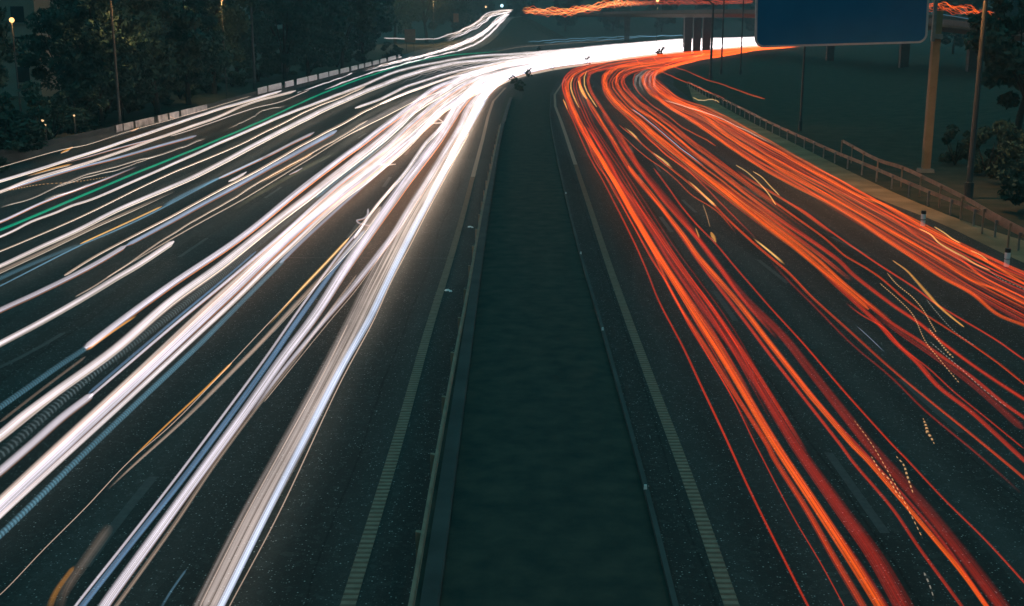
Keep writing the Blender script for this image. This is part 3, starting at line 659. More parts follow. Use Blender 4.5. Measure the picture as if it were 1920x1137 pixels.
# second lane
rtrail('orange', [(1262, 104), (1188, 114), (1138, 123), (1100, 135), (1085, 146), (1089, 163), (1099, 183), (1119, 213), (1146, 257), (1178, 309), (1212, 349)], (3, 4, 5, 5), 'orange streak starting the second bundle at the bend', GB, tail=.3, fade=(0, 40))
rtrail('orange', [(1178, 312), (1249, 400), (1286, 446), (1311, 482), (1380, 561), (1446, 646), (1520, 742), (1549, 776), (1603, 840), (1622, 859), (1681, 928), (1748, 1007), (1809, 1081), (1849, 1137), (1866, 1160)], (6, 10, 11, 9, 9), 'bright orange core of the second bundle', GB, amp=1.1)
rtrail('red', [(1100, 190), (1119, 222), (1146, 264), (1178, 316), (1240, 392), (1311, 490), (1367, 562), (1446, 668), (1510, 750), (1579, 838), (1600, 867), (1674, 956), (1723, 1029), (1802, 1137), (1818, 1160)], (3, 7, 6, 6), 'red streak on the median side of the second bundle', GB)
rtrail('dred', [(1130, 215), (1178, 284), (1230, 350), (1290, 420), (1345, 496), (1404, 567), (1471, 634), (1520, 695), (1574, 764), (1628, 833), (1649, 857), (1723, 940), (1797, 1029), (1880, 1137), (1896, 1160)], (6, 14, 20, 24), 'wide dim maroon band, outer flank of the second bundle', GB, amp=.85)
rtrail('dred', [(1440, 640), (1500, 712), (1560, 784), (1640, 870), (1700, 936), (1770, 1020), (1850, 1137), (1866, 1160)], (4, 6, 7), 'maroon stripe inside the dim band of the second bundle', GB, fade=(50, 0), amp=1.3)
rtrail('red', [(1158, 262), (1200, 320), (1262, 395), (1320, 462), (1392, 560), (1460, 640)], (5, 8, 5), 'red stripe outside the orange core of the second bundle', GB, fade=(30, 60))
rtrail('yellow', [(1084, 152), (1090, 168), (1101, 186)], (5, 7), 'glowing amber blotch on the second bundle at the bend')
rtrail('yellow', [(1100, 134), (1095, 146), (1096, 160), (1106, 182), (1119, 201)], (2, 2.5), 'pale yellow streak curling beside the amber blotch', GB)
rtrail('oran2', [(1105, 140), (1102, 152), (1112, 178), (1134, 212), (1168, 262), (1210, 330)], (3, 6, 6), 'orange red streak filling the second bundle below the bend', GB, tail=.4, fade=(0, 50))
rtrail('red', [(1226, 316), (1262, 364), (1299, 413), (1336, 452), (1389, 514), (1448, 580), (1520, 660), (1594, 745), (1677, 836), (1698, 857), (1772, 936), (1846, 1010), (1920, 1091), (1950, 1125)], (3, 4, 4), 'lone thin red streak between the second and third bundles', GB)
rtrail('oran2', [(1161, 235), (1180, 250), (1200, 266), (1240, 302), (1289, 341), (1340, 386), (1389, 433), (1440, 478), (1480, 512), (1525, 560), (1599, 626), (1672, 693), (1746, 755), (1822, 817), (1920, 899), (1950, 925)], (3, 6, 6, 7), 'clean red orange streak standing alone on the dark asphalt', GC, amp=1.0)
rtrail('yellow', [(1170, 239), (1184, 250), (1200, 265)], (2, 4), 'uppermost of three short yellow flares on one red streak', 'yellow flares on the lone streak', fade=(4, 4))
rtrail('yellow', [(1222, 286), (1243, 301), (1262, 318)], (2, 5), 'middle one of three short yellow flares on one red streak', 'yellow flares on the lone streak', fade=(10, 4))
rtrail('yellow', [(1289, 338), (1315, 361), (1345, 387)], (2, 5), 'longest of the short yellow flares, above the dotted ones', 'yellow flares on the lone streak', fade=(20, 6))
rtrail('yellow', [(1412, 448), (1440, 470), (1473, 498)], (3, 5), 'lowest yellow flare, at the kink of the lone red streak', 'yellow flares on the lone streak', fade=(20, 20))
rtrail('dred', [(1440, 486), (1515, 562), (1599, 646), (1672, 708), (1734, 769), (1830, 850), (1920, 930)], (4, 5), 'faint maroon companion below the lone red orange streak', fade=(60, 120), amp=.7)
rtrail('oran2', [(1150, 238), (1200, 285), (1262, 330), (1300, 368), (1345, 398), (1380, 440)], (2, 3), 'thin orange streak beside the yellow flares', GC, fade=(20, 30))
rtrail('red', [(1205, 250), (1250, 291), (1288, 318), (1330, 358), (1375, 406), (1420, 452)], (3, 3), 'thin red streak just above the yellow flares', GC, fade=(0, 60))
# third lane
rtrail('oran2', [(1212, 116), (1168, 122), (1140, 130), (1129, 143), (1131, 168), (1146, 193), (1178, 223), (1212, 257), (1249, 289), (1290, 320), (1330, 352)], (2.5, 3, 3), 'thin orange red streak on the near edge of the third bundle', GC, tail=.45, fade=(0, 40))
rtrail('orange', [(1222, 118), (1178, 124), (1146, 132), (1134, 144), (1138, 168), (1163, 198), (1198, 227), (1237, 262), (1276, 293), (1323, 331), (1389, 383), (1438, 422), (1488, 462), (1537, 503), (1586, 543), (1630, 580)], (4, 8, 15, 15, 9), 'thickest orange streak of the third bundle', GC, tail=.5, amp=1.1)
rtrail('red', [(1530, 500), (1575, 540), (1615, 576), (1650, 608), (1676, 638), (1722, 681), (1759, 723), (1820, 771), (1859, 807), (1920, 864), (1950, 890)], (9, 11, 10), 'wavy red streak prolonging the third bundle to the frame edge', GC, fade=(60, 0))
rtrail('orange', [(1410, 390), (1470, 436), (1530, 484), (1580, 530), (1618, 562), (1672, 604)], (8, 9, 8), 'orange streak splitting off the third bundle', GC, fade=(60, 60))
rtrail('red', [(1600, 548), (1672, 604), (1722, 636), (1771, 671), (1820, 706), (1883, 759), (1920, 785), (1950, 806)], (8, 9, 9), 'red streak above the wavy one of the third bundle', GC, fade=(40, 0))
rtrail('dred', [(1640, 590), (1700, 634), (1760, 676), (1830, 728), (1920, 806)], (8, 14), 'wide maroon band under the upper red streak of the third bundle', GC, fade=(60, 0), amp=.7)
rtrail('red', [(1585, 566), (1615, 590), (1660, 618), (1690, 652), (1740, 690), (1790, 736), (1850, 785), (1920, 842)], (4, 4), 'thin red streak just above the wavy red one', GC, fade=(40, 0))
rtrail('blue', [(1183, 202), (1212, 225), (1237, 245), (1276, 277), (1323, 314)], (1.6, 1.6), 'hair-thin bluish white line on the third orange bundle', fade=(10, 30), amp=1.1)
rtrail('blue', [(1605, 612), (1630, 634), (1662, 664)], (1.5, 1.5), 'short bluish scratch above the lone red orange streak', fade=(15, 20), amp=.5)
rtrail('orange', [(1232, 120), (1190, 128), (1160, 138), (1156, 156), (1168, 178), (1198, 205), (1237, 232), (1276, 264), (1318, 299), (1360, 333), (1420, 378), (1490, 430)], (3, 5, 6, 6), 'orange streak second from the near edge of the third bundle', GC, tail=.6, fade=(0, 120))
rtrail('oran2', [(1242, 124), (1200, 132), (1170, 142), (1166, 156), (1188, 183), (1227, 213), (1262, 240), (1301, 269), (1336, 296), (1384, 332), (1438, 371), (1468, 391), (1507, 418), (1549, 448), (1586, 480), (1600, 488), (1649, 518), (1699, 562), (1738, 592), (1772, 614), (1812, 640), (1871, 682), (1920, 721), (1950, 742)], (3, 5, 5, 5), 'orange streak, then red, along the outer edge of the third bundle', GC, tail=.7)
rtrail('red', [(1463, 369), (1512, 399), (1562, 438), (1611, 472), (1649, 498), (1718, 542), (1753, 569), (1797, 596), (1871, 640), (1920, 674), (1950, 690)], (4, 5, 5), 'single orange red streak bordering the dark gap before the outer lanes', GC, fade=(50, 0))
rtrail('oran2', [(1380, 318), (1420, 346), (1463, 371), (1512, 403), (1562, 442)], (5, 5), 'orange streak leading up to the dark gap before the outer lanes', GC, fade=(40, 40))
rtrail('red', [(1400, 370), (1451, 406), (1512, 445), (1574, 489), (1600, 516), (1674, 572), (1723, 606), (1763, 640), (1827, 687), (1920, 748), (1950, 766)], (9, 10, 9, 10), 'thick red streak, upper flank of the third bundle', GC, fade=(50, 0))
rtrail('oran2', [(1345, 338), (1400, 380), (1470, 428), (1530, 474), (1600, 528)], (9, 9), 'orange red filling of the third bundle', GC, fade=(40, 60))
LC = 'one of the fine orange streaks packed inside the third bundle'
for i in range(8):
    g_ = i / 7
    px = lerp_path([(1190, 122), (1140, 132), (1131, 150), (1136, 175), (1178, 220), (1249, 284), (1340, 355), (1488, 470)], [(1240, 126), (1190, 134), (1170, 148), (1180, 172), (1236, 215), (1310, 272), (1400, 340), (1530, 432)], g_, 14)
    rtrail(random.choice(['orange', 'oran2', 'red', 'oran2']), px, (2.5, 3, 3.5), LC, 'fine streaks inside the third bundle', tail=.45 + .3 * g_, fade=(0, 160), amp=.8)
# outer lanes
rtrail('oran2', [(1250, 126), (1212, 130), (1190, 141), (1188, 159), (1212, 188), (1252, 218), (1286, 242), (1326, 262), (1343, 274)], (2.5, 3), 'thin orange streak looping tightly and ending before the outer lanes', GD, tail=.8)
rtrail('orange', [(1262, 124), (1222, 132), (1205, 146), (1212, 166), (1232, 184), (1262, 205), (1301, 228), (1331, 250), (1370, 276), (1407, 300), (1451, 327), (1512, 359), (1562, 386), (1600, 409), (1674, 458), (1723, 490), (1772, 522), (1822, 550), (1871, 589), (1920, 609), (1950, 622)], (4, 8, 7, 9, 9), 'orange streak on the near edge of the outer lanes', GD, tail=.85)
rtrail('orange', [(1270, 124), (1240, 134), (1224, 146), (1228, 160), (1252, 182), (1276, 194), (1316, 214), (1360, 250), (1434, 300), (1488, 332), (1549, 364), (1600, 392), (1674, 434), (1748, 478), (1822, 527), (1871, 545), (1920, 569), (1950, 582)], (4, 9, 8, 8), 'thick orange streak in the middle of the outer lanes', GD, tail=.92, amp=.95)
rtrail('oran2', [(1252, 178), (1311, 206), (1360, 238), (1458, 300), (1525, 339), (1586, 366), (1640, 393), (1674, 409), (1723, 444), (1797, 483), (1846, 520), (1920, 557), (1950, 572)], (5, 6, 6), 'orange red streak, third across the outer lanes', GD)
rtrail('orange', [(1300, 200), (1360, 230), (1430, 268), (1488, 300), (1525, 322), (1574, 349), (1620, 371), (1662, 385), (1731, 424), (1782, 451), (1846, 488), (1920, 532), (1950, 548)], (5, 7, 7), 'orange streak on the verge side of the outer lanes', GD)
rtrail('red', [(1500, 300), (1560, 330), (1625, 366), (1700, 410), (1772, 448), (1846, 480), (1920, 514), (1950, 527)], (4, 6, 6), 'dull red streak grazing the white marker posts', GD, fade=(40, 0))
rtrail('dred', [(1560, 342), (1640, 386), (1720, 427), (1800, 464), (1870, 496), (1920, 517), (1950, 530)], (5, 9), 'dim maroon streak outermost beside the sandy verge', GD, fade=(60, 0))
rtrail('tan', [(1240, 186), (1290, 200), (1340, 218), (1390, 240), (1450, 270)], (2, 2), 'thin brown thread outside the outer lanes near the bend', amp=.9, fade=(20, 40))
LD = 'one of the fine red streaks packed inside the outer lanes'
for i in range(26):
    g_ = (i + .5) / 26
    px = lerp_path([(1205, 150), (1232, 188), (1301, 232), (1407, 304), (1512, 362), (1674, 462), (1822, 556), (1940, 622)], [(1228, 142), (1276, 184), (1343, 208), (1440, 262), (1560, 328), (1731, 420), (1860, 482), (1940, 516)], g_, 14)
    rtrail(random.choice(['oran2', 'red', 'red', 'dred', 'orange']), px, (2, 2.6, 3.4), LD, 'fine streaks inside the outer lanes', tail=(.8 + .2 * g_) if i % 2 else None, amp=.75, fade=(30, 0))
LE = 'one of the red taillight streaks merging into a band at the far bend'
for i in range(22):
    g_ = (i + .5) / 22
    rtrail(random.choice(['oran2', 'red', 'oran2', 'dred', 'red']), lerp_path(RT, RBt, g_, 10), (2, 2), LE, 'merged taillight streaks at the far bend', wob=.04, lam=4, fade=(50, 0), amp=.9)
for i in range(5):
    rtrail('pink', [(1200 + i * 9, 176 - i), (1191 + i * 9, 160), (1192 + i * 9, 145), (1204 + i * 7, 134), (1220 + i * 3, 128)], (3, 5, 2), 'one of the hazy grey loops curling where the outer lanes bend', 'hazy grey loops at the bend', fade=(25, 25), amp=.9)
rtrail('oran2', [(1190, 103), (1192, 110), (1198, 119), (1222, 129), (1242, 136), (1286, 154), (1330, 173), (1358, 184)], (2.5, 3), 'shorter of two stray orange streaks leaving the road at the bend', wob=.03)
rtrail('oran2', [(1226, 103), (1226, 108), (1232, 114), (1257, 124), (1276, 129), (1316, 146), (1360, 161), (1400, 175), (1435, 185)], (2.5, 3), 'longer of two stray orange red streaks leaving the road at the bend', wob=.03)
for px, lb in [([(1257, 112), (1264, 111), (1272, 108), (1279, 109)], 'small yellow zigzag in the red band of the far bend, nearest the bend'),
               ([(1298, 107), (1308, 105), (1314, 104), (1321, 101)], 'small yellow zigzag in the red band, nearer the blue sign'),
               ([(1300, 184), (1318, 188), (1334, 187), (1350, 192)], 'pale yellow zigzag beside the far guard rail posts')]:
    rtrail('yellow', px, (2, 2), lb, 'yellow zigzags', wob=.05, lam=1.2, step=3, amp=.8)
LT = 'dotted threads over the outer lanes'
for kind, px, w_, lb in [
  ('amber', [(1674, 489), (1700, 508), (1716, 525), (1740, 552), (1760, 574), (1790, 600), (1808, 614)], (2, 6, 3), 'golden wavy streak crossing the dark gap, thickest of its kind'),
  ('dots', [(1664, 513), (1682, 534), (1710, 557), (1730, 580), (1745, 606), (1756, 625)], (2, 2.5), 'dotted golden thread below the thick golden streak'),
  ('dots', [(1650, 532), (1690, 568), (1712, 592), (1735, 640), (1760, 672), (1800, 720)], (2, 2), 'dotted thread falling through the dark gap towards the frame corner'),
  ('dotw', [(1738, 563), (1760, 590), (1790, 622), (1830, 650)], (1.6, 1.6), 'pale dotted thread outside the thick golden streak'),
  ('dots', [(1742, 617), (1760, 640), (1778, 662), (1788, 672)], (2, 4), 'bright dotted wedge where the threads meet'),
  ('dotw', [(1745, 642), (1800, 690), (1850, 735), (1890, 765)], (2, 2), 'pale dotted thread below the bright wedge'),
  ('yellow', [(1724, 429), (1745, 440), (1760, 455), (1785, 470), (1810, 483), (1830, 495), (1857, 507)], (2, 3.5, 2), 'wavy yellow streak below the nearer white marker post'),
  ('yellow', [(1752, 426), (1770, 437), (1785, 448), (1801, 457)], (2, 2.5), 'short yellow streak right beside the nearer white marker post'),
  ('yellow', [(1820, 470), (1838, 478), (1852, 488)], (2.4, 2), 'shortest yellow dash between the two white marker posts'),
  ('dotw', [(1857, 510), (1880, 526), (1905, 536), (1930, 548)], (1.6, 1.6), 'pale dotted thread near the farther edge of the outer lanes'),
  ('yellow', [(1380, 310), (1400, 322), (1420, 340), (1440, 362), (1455, 385)], (1.6, 2.4), 'pale yellow thread rippling over the upper third bundle'),
  ('yellow', [(1412, 322), (1428, 332), (1445, 350), (1462, 367)], (1.6, 2), 'second pale yellow thread rippling over the upper third bundle'),
  ('dots', [(1318, 384), (1324, 400), (1331, 425)], (1.6, 1.6), 'dotted drip falling to a small golden star'),
  ('amber', [(1333, 436), (1338, 446), (1343, 456)], (4, 8, 3), 'small golden star on the lone thin red streak'),
  ('amber', [(1304, 428), (1308, 438), (1311, 446)], (2, 3), 'small golden tick on the second bundle'),
  ('dots', [(1731, 784), (1737, 800), (1740, 812), (1745, 818), (1752, 832)], (2, 4, 6, 4, 2), 'blurry golden comma alone on dark asphalt'),
  ('dots', [(1680, 856), (1694, 872), (1700, 890), (1706, 908), (1712, 925)], (2, 4, 2), 'golden dotted hook beside the lone thin red streak'),
  ('dots', [(1634, 856), (1650, 882), (1668, 900), (1680, 922), (1690, 935)], (2, 3, 2), 'golden dotted flick on the second bundle'),
  ('dots', [(1602, 790), (1632, 830), (1668, 890), (1700, 950), (1730, 1010)], (1.5, 1.8), 'fine dotted thread over the second bundle'),
  ('dotw', [(1733, 1075), (1742, 1095), (1752, 1125)], (4, 1.5), 'faint dotted drip between the two bottom bundles')]:
    rtrail(kind, px, w_, lb, LT, wob=.01, step=4, amp=.8 if kind == 'amber' else .9)
# traffic on the flyover, far and near stretch
def flyP(px, py):
    Y = 520 if px < 1150 else 520 - (px - 1150) * (155 / 160.) if px < 1310 else 365 - (px - 1310) * (145 / 430.) if px < 1740 else 220 - (px - 1740) * .25
    return at_y(px, py, Y)
LFy = 'one of the orange taillight streaks jumbled along the flyover far away'; GFy = 'taillight streaks on the far flyover'
for i in range(16):
    g_ = i / 15
    px = lerp_path([(978, 19), (1010, 16), (1060, 17), (1110, 10), (1140, 4), (1200, 2)], [(982, 24), (1012, 27), (1060, 28), (1100, 22), (1150, 12), (1230, 7)], g_, 12)
    trail('amber' if i % 3 == 1 else random.choice(['orange', 'orange', 'oran2', 'red']), [(x, y + random.uniform(-1.2, 1.2)) for x, y in px], (1.4, 2.4, 1.2), LFy, GFy, P=flyP, step=2.5, wob=.14, lam=1.6, fade=(10, 60), amp=1.5)
for i in range(9):
    px = [(1180 + k * 29, 3 + i * .7 - k * .25 + random.uniform(-1.2, 1.2)) for k in range(9)]
    trail(random.choice(['oran2', 'red', 'dred']), px, (1.2, 1.4), LFy, GFy, P=flyP, step=3, wob=.08, lam=2.5, amp=.9)
LN = 'one of the wavy orange streaks on the flyover beyond the sign post'
for i in range(9):
    g_ = i / 8
    px = [(1700, 4 + g_ * 10), (1745, 6 + g_ * 12 + random.uniform(-2, 2)), (1780, 9 + g_ * 12 + random.uniform(-3, 3)), (1815, 14 + g_ * 14 + random.uniform(-3, 3)), (1850, 22 + g_ * 12 + random.uniform(-3, 3)), (1885 + g_ * 15, 38 + g_ * 4)]
    trail(random.choice(['orange', 'oran2', 'orange']), px, (2, 1.8), LN, 'wavy streaks on the near flyover', P=flyP, step=3, wob=.16, lam=1.8, fade=(0, 40 + 20 * (i % 3)))
trail('steel', [(1745, 24), (1790, 31), (1830, 38), (1890, 49)], (2, 2), 'faint pale line just under the wavy orange streaks beyond the sign post', P=flyP, step=5, amp=1.0)

# ================================================================== STRUCTURES
# barrier beside the oncoming lanes: concrete body with panels on top
def guardrail(name, pts, label, h=.75, post_every=4.0, zoff=0.0, mat=None, beam_h=.31, group=None, posts_from=0, posts_to=1e9, side=1, pmat=None):
    if side < 0: beam_h = .23
    mat = mat or M_galv; r = empty(name, pts[0]); tag(r, label, 'guard rail', group); o0 = Vector(pts[0])
    loc = [Vector(p) - o0 for p in pts]
    b = MB(); hb = beam_h / 2
    sec = [(0, -hb), (.055, -hb * .75), (.06, -hb * .45), (.0, -hb * .12), (.0, hb * .12), (.06, hb * .45), (.055, hb * .75), (0, hb), (-.012, hb), (-.012, -hb)]
    sec = [(a * side, c + h - hb) for a, c in sec]
    b.prof(loc, sec); b.build('rail', mat, r)
    cum = 0.0; nxt = 0.0; np_ = 0
    for i in range(1, len(loc)):
        a, c = loc[i - 1], loc[i]; d = (c - a).length
        while nxt <= cum + d and np_ < 60:
            q = a.lerp(c, (nxt - cum) / d); t = (c - a).normalized(); rz = math.atan2(t.y, t.x)
            if posts_from <= nxt <= posts_to:
                m_ = MB(); sd = Vector((t.y, -t.x, 0)) * (-.09 * side)
                m_.box((q.x + sd.x, q.y + sd.y, q.z + h / 2 - .03), (.10, .07, h - .02), rz); m_.box((q.x + sd.x * .45, q.y + sd.y * .45, q.z + h - hb), (.12, .07, beam_h * .6), rz)
                m_.build('post', pmat or mat, r); np_ += 1
            nxt += post_every
        cum += d
    return r
def px_ground(px, z=0.0, step=14): return [at_z(p[0], p[1], z) for p in catmull(px, step)]
# median rail beside the oncoming lanes: traced along its top edge
def top_traced(px, h, step=14): return [Vector((p.x, p.y, 0)) for p in px_ground(px, h, step)]
guardrail('guard_rail', top_traced([(752, 1200), (766, 1137), (808, 900), (845, 700), (875, 545), (903, 392), (925, 290), (938, 232)], .62), 'long steel rail along the median, on the side of the white headlight streaks', h=.62, post_every=4.1, mat=M_rust, beam_h=.26)
kp = gpath([(806, 1137), (868, 700), (913, 392), (941, 240), (958, 185)])
b = MB(); b.prof(kp, [(-.16, 0), (-.16, .13), (.13, .13), (.17, .1), (.17, 0)]); tag(b.build('kerb', M_dconc), kind='structure')
kp = gpath([(1258, 1110), (1210, 918), (1130, 622), (1086, 470), (1058, 355), (1040, 270), (1031, 215), (1033, 178)])
b = MB(); b.prof(kp, [(-.05, 0), (-.05, .11), (.05, .11), (.05, 0)]); tag(b.build('kerb', M_dconc), kind='structure')
# reflectors on that kerb
for k, (x, y) in enumerate([(1061, 364), (1089, 477), (1130, 620), (1210, 918)]):
    p = at_z(x, y, .1); m_ = MB(); m_.box((0, 0, .05), (.07, .05, .10), 0, (.8, .8)); o = m_.build('kerb_reflector', M_white)
    o.location = (p.x, p.y, .105); tag(o, ['small white reflector on the median kerb, the one farthest off', 'small white reflector on the median kerb, second farthest', 'small white reflector on the median kerb, second nearest', 'small white reflector on the median kerb, the nearest one'][k], 'reflector', 'reflectors on the median kerb')
# road studs and litter
for x, y, lb in [(881, 426, 'pale scrap of litter beside the median rail'), (839, 545, 'tiny white fleck of litter inside the ribbed edge line')]:
    p = at_z(x, y, .02); m_ = MB(); m_.box((0, 0, .03), (.22, .14, .05), .6, (.5, .7)); m_.box((.12, -.1, .02), (.12, .16, .04), .1, (.6, .6))
    o = m_.build('litter', M_white); o.location = (p.x, p.y, .01); tag(o, lb, 'litter')

wall_px = [(-300, 385), (0, 308), (120, 281), (230, 254), (385, 214), (480, 186), (600, 154), (700, 127), (752, 112)]
wp = px_ground(wall_px, 0, 20); o0 = wp[0]
wall = empty('concrete_barrier', o0); tag(wall, 'long low grey barrier with pale panels between the headlight streaks and the trees', 'barrier')
b = MB(); b.prof([p - o0 for p in wp], [(-.14, 0), (-.10, .55), (-.07, .95), (.07, .95), (.10, .55), (.25, .08), (.25, 0)]); b.build('body', M_dconc, wall)
def on_wall(x):
    for i in range(len(wp) - 1):
        a, c = project(wp[i]), project(wp[i + 1])
        if a[0] <= x <= c[0]: return wp[i].lerp(wp[i + 1], (x - a[0]) / (c[0] - a[0]))
    return wp[-1]
def project(p):
    q = ROT.transposed() @ (Vector(p) - EYE); return (W0 / 2 + FPX * q.x / -q.z, H0 / 2 - FPX * q.y / -q.z)
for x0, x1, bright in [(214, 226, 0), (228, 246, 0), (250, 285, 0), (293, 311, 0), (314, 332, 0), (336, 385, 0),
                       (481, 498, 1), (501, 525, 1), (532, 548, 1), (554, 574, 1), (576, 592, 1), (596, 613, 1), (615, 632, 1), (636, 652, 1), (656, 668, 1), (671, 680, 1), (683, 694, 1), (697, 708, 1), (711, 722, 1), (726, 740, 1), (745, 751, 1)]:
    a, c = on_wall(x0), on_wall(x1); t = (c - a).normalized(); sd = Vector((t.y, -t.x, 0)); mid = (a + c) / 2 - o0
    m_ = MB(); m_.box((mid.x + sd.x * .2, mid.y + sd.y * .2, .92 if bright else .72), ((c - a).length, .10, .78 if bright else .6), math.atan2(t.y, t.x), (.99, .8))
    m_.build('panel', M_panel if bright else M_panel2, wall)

# guard rails beside the receding lanes
guardrail('guard_rail', top_traced([(1290, 152), (1330, 172), (1380, 196), (1440, 226), (1493, 250), (1572, 285), (1620, 304), (1700, 338), (1758, 362), (1824, 388), (1920, 436), (2100, 520)], .85), 'lower steel rail on many posts along the sandy verge beside the outer red streaks', h=.85, post_every=3.2, mat=M_rust, side=-1, pmat=M_galv, posts_to=190)
guardrail('guard_rail', top_traced([(1581, 262), (1647, 297), (1692, 311), (1742, 334), (1818, 372), (1870, 402), (2000, 468)], 1.25), 'higher orange-lit steel rail standing behind the lower one, starting below the blue sign', h=1.25, post_every=4.0, mat=M_rust, side=-1, posts_to=120)
# marker posts
for k, (x, yb) in enumerate([(1730, 424), (1887, 500)]):
    p = at_z(x, yb, 0); r = empty('marker_post', p); tag(r, ['white roadside marker post on the verge, the one farther off', 'white roadside marker post with a pinkish band, the nearer one'][k], 'marker post', 'marker posts on the verge')
    def prism(z0, z1, wd, nm, mt):
        m_ = MB(); m_.tube([(0, 0, z0), (0, 0, z1)], wd, 10); m_.build(nm, mt, r)
    prism(0, .30, .095, 'base', M_white); prism(.302, .36, .085, 'band', M_rim if k else M_galv); prism(.362, .62, .10, 'body', M_white); prism(.622, .80, .10, 'cap', M_black)
    r.scale = (1.15, 1.15, .95)

# cantilever sign: post, blue board with a pale rim
SY = 77.0
pb = at_z(1735, 323, 0); SY = pb.y
r = empty('road_sign', (pb.x, pb.y, 0)); tag(r, 'large blank dark blue road sign with a pale rim on a tall tan post', 'road sign')
ptop = at_y(1748, 20, SY)
m_ = MB(); m_.box((0, 0, ptop.z / 2), (.48, .45, ptop.z), 0, (1.0, 1.0)); m_.build('post', surface('tan_post', (.24, .16, .09), (.33, .22, .13), 1.2, .7, .3), r)
m_ = MB(); m_.box((0, 0, .12), (.9, .9, .24), 0, (.95, .95)); m_.build('base_plate', M_conc, r)
bl, br = at_y(1413, 90, SY - 1.0), at_y(1735, 81, SY - .9)
zb = bl.z; wb = br.x - bl.x; hb = 5.2; cx = (bl.x + br.x) / 2 - pb.x; cyy = -.95; tilt = math.atan2(br.z - bl.z, wb)
def rrect(wd, hh, rad, n=8):
    out = []
    for cx_, cz_, a0 in ((wd / 2 - rad, -hh / 2 + rad, -90), (wd / 2 - rad, hh / 2 - rad, 0), (-wd / 2 + rad, hh / 2 - rad, 90), (-wd / 2 + rad, -hh / 2 + rad, 180)):
        for k in range(n + 1):
            a = R(a0 + 90 * k / n); out.append((cx_ + rad * math.cos(a), cz_ + rad * math.sin(a)))
    return out
def plate(name, wd, hh, rad, y0, y1, mat, hole=None):
    o_ = rrect(wd, hh, rad); n = len(o_); vs, fs = [], []
    if hole is None:
        vs = [(a, y0, c) for a, c in o_] + [(a, y1, c) for a, c in o_]
        fs = [tuple(range(n)), tuple(range(n, 2 * n))[::-1]] + [(k, n + k, n + (k + 1) % n, (k + 1) % n) for k in range(n)]
    else:
        i_ = rrect(wd - 2 * hole, hh - 2 * hole, max(rad - hole, .05))
        for y in (y0, y1): vs += [(a, y, c) for a, c in o_]; vs += [(a, y, c) for a, c in i_]
        for k in range(n):
            k2 = (k + 1) % n
            fs += [(k, k2, n + k2, n + k), (2 * n + k, 3 * n + k, 3 * n + k2, 2 * n + k2), (k, 2 * n + k, 2 * n + k2, k2), (n + k, n + k2, 3 * n + k2, 3 * n + k)]
    o = mesh(name, vs, fs, mat, r); o.location = (cx, cyy, (bl.z + br.z) / 2 + hb / 2); o.rotation_euler = (0, -tilt, 0); return o
plate('board', wb - .16, hb - .16, .50, -.05, .06, M_blue)
plate('rim', wb, hb, .58, -.085, .085, M_rim, .13)
plate('backing', wb - .2, hb - .2, .48, .062, .16, M_back)
m_ = MB()
for zz in (.9, 2.6, 4.3): m_.box((cx - .1, -.66, zb + zz), (wb - .4, .16, .16))
m_.box((-.42, -.62, zb + 2.6), (.22, .20, 4.4)); m_.box((-.05, -.38, zb + .7), (.7, .14, .3), 0, (.9, .8)); m_.build('bracket', M_galv, r)

# street lamps: dark poles whose heads stand above the picture
def street_lamp(x, yb, hgt, label, energy=0, arm=-2.2, rad=.11, col=(1.0, .42, .12), lean=0):
    p = at_z(x, yb, 0); p.z = max(ground_h(p.x, p.y), 0) if abs(p.x) > 40 else 0
    r = empty('street_lamp', p); tag(r, label, 'street lamp', 'street lamps along the road')
    m_ = MB(); m_.tube([(0, 0, 0), (0, 0, .9), (0, 0, .92), (0, 0, hgt)], [rad * 1.5, rad * 1.5, rad, rad * .7], 10); m_.build('pole', M_pole, r)
    m_ = MB(); m_.tube([(0, 0, hgt - .2), (arm * .3, 0, hgt + .35), (arm, 0, hgt + .6)], [rad * .6, rad * .5, rad * .45], 8); m_.build('arm', M_pole, r)
    hx = arm * 1.12
    m_ = MB(); m_.box((hx, 0, hgt + .62), (.8, .32, .16), 0, (.8, .7)); h_ = m_.build('lamp_head', M_pole, r)
    m_ = MB(); m_.box((hx, 0, hgt + .52), (.6, .24, .05), 0, (1.05, 1.05)); g_ = m_.build('lamp_glass', M_lamp if energy else M_back, h_)
    g_.parent = h_
    if energy:
        ld = bpy.data.lights.new('sodium_light', 'SPOT'); ld.energy = energy; ld.color = col; ld.spot_size = R(150); ld.spot_blend = .8; ld.shadow_soft_size = .2
        lo = bpy.data.objects.new('sodium_light', ld); COL.objects.link(lo); lo.parent = r; lo.location = (hx, 0, hgt + .45)
    return r
street_lamp(1815, 372, 13.0, 'dark lamp pole behind the guard rail, just beyond the sign post', 5000, rad=.17)
street_lamp(1500, 246, 12.5, 'slim lamp pole rising below the blue sign', 700)
street_lamp(1352, 140, 13, 'slim lamp pole crossing the red band between bridge and sign', 0, rad=.16)
street_lamp(1388, 140, 13, 'slim lamp pole right beside the edge of the blue sign', 0, rad=.14)
street_lamp(1332, 150, 12, 'thick dark pole in front of the last white gap under the flyover', 0, rad=.22)
street_lamp(478, 168, 13.5, 'grey lamp pole among the trees where the bright barrier panels begin', 0, arm=2.2, rad=.20)
street_lamp(640, 112, 14, 'lamp pole among the trees behind the bright barrier panels', 0, arm=2.2, rad=.24)
street_lamp(226, 246, 13.5, 'lamp pole among the trees above the dim barrier panels', 4500, arm=2.2, rad=.13)
street_lamp(2050, 640, 12.5, 'lamp pole at the frame edge beside the outer lanes', 500, rad=.13)
_at = at_z
def at_z(px, py, z=0.0): return Vector((15, -6, 0))
street_lamp(0, 0, 16, 'lamp pole standing beside the near end of the receding road', 9000, arm=-3.5, rad=.14)
at_z = _at

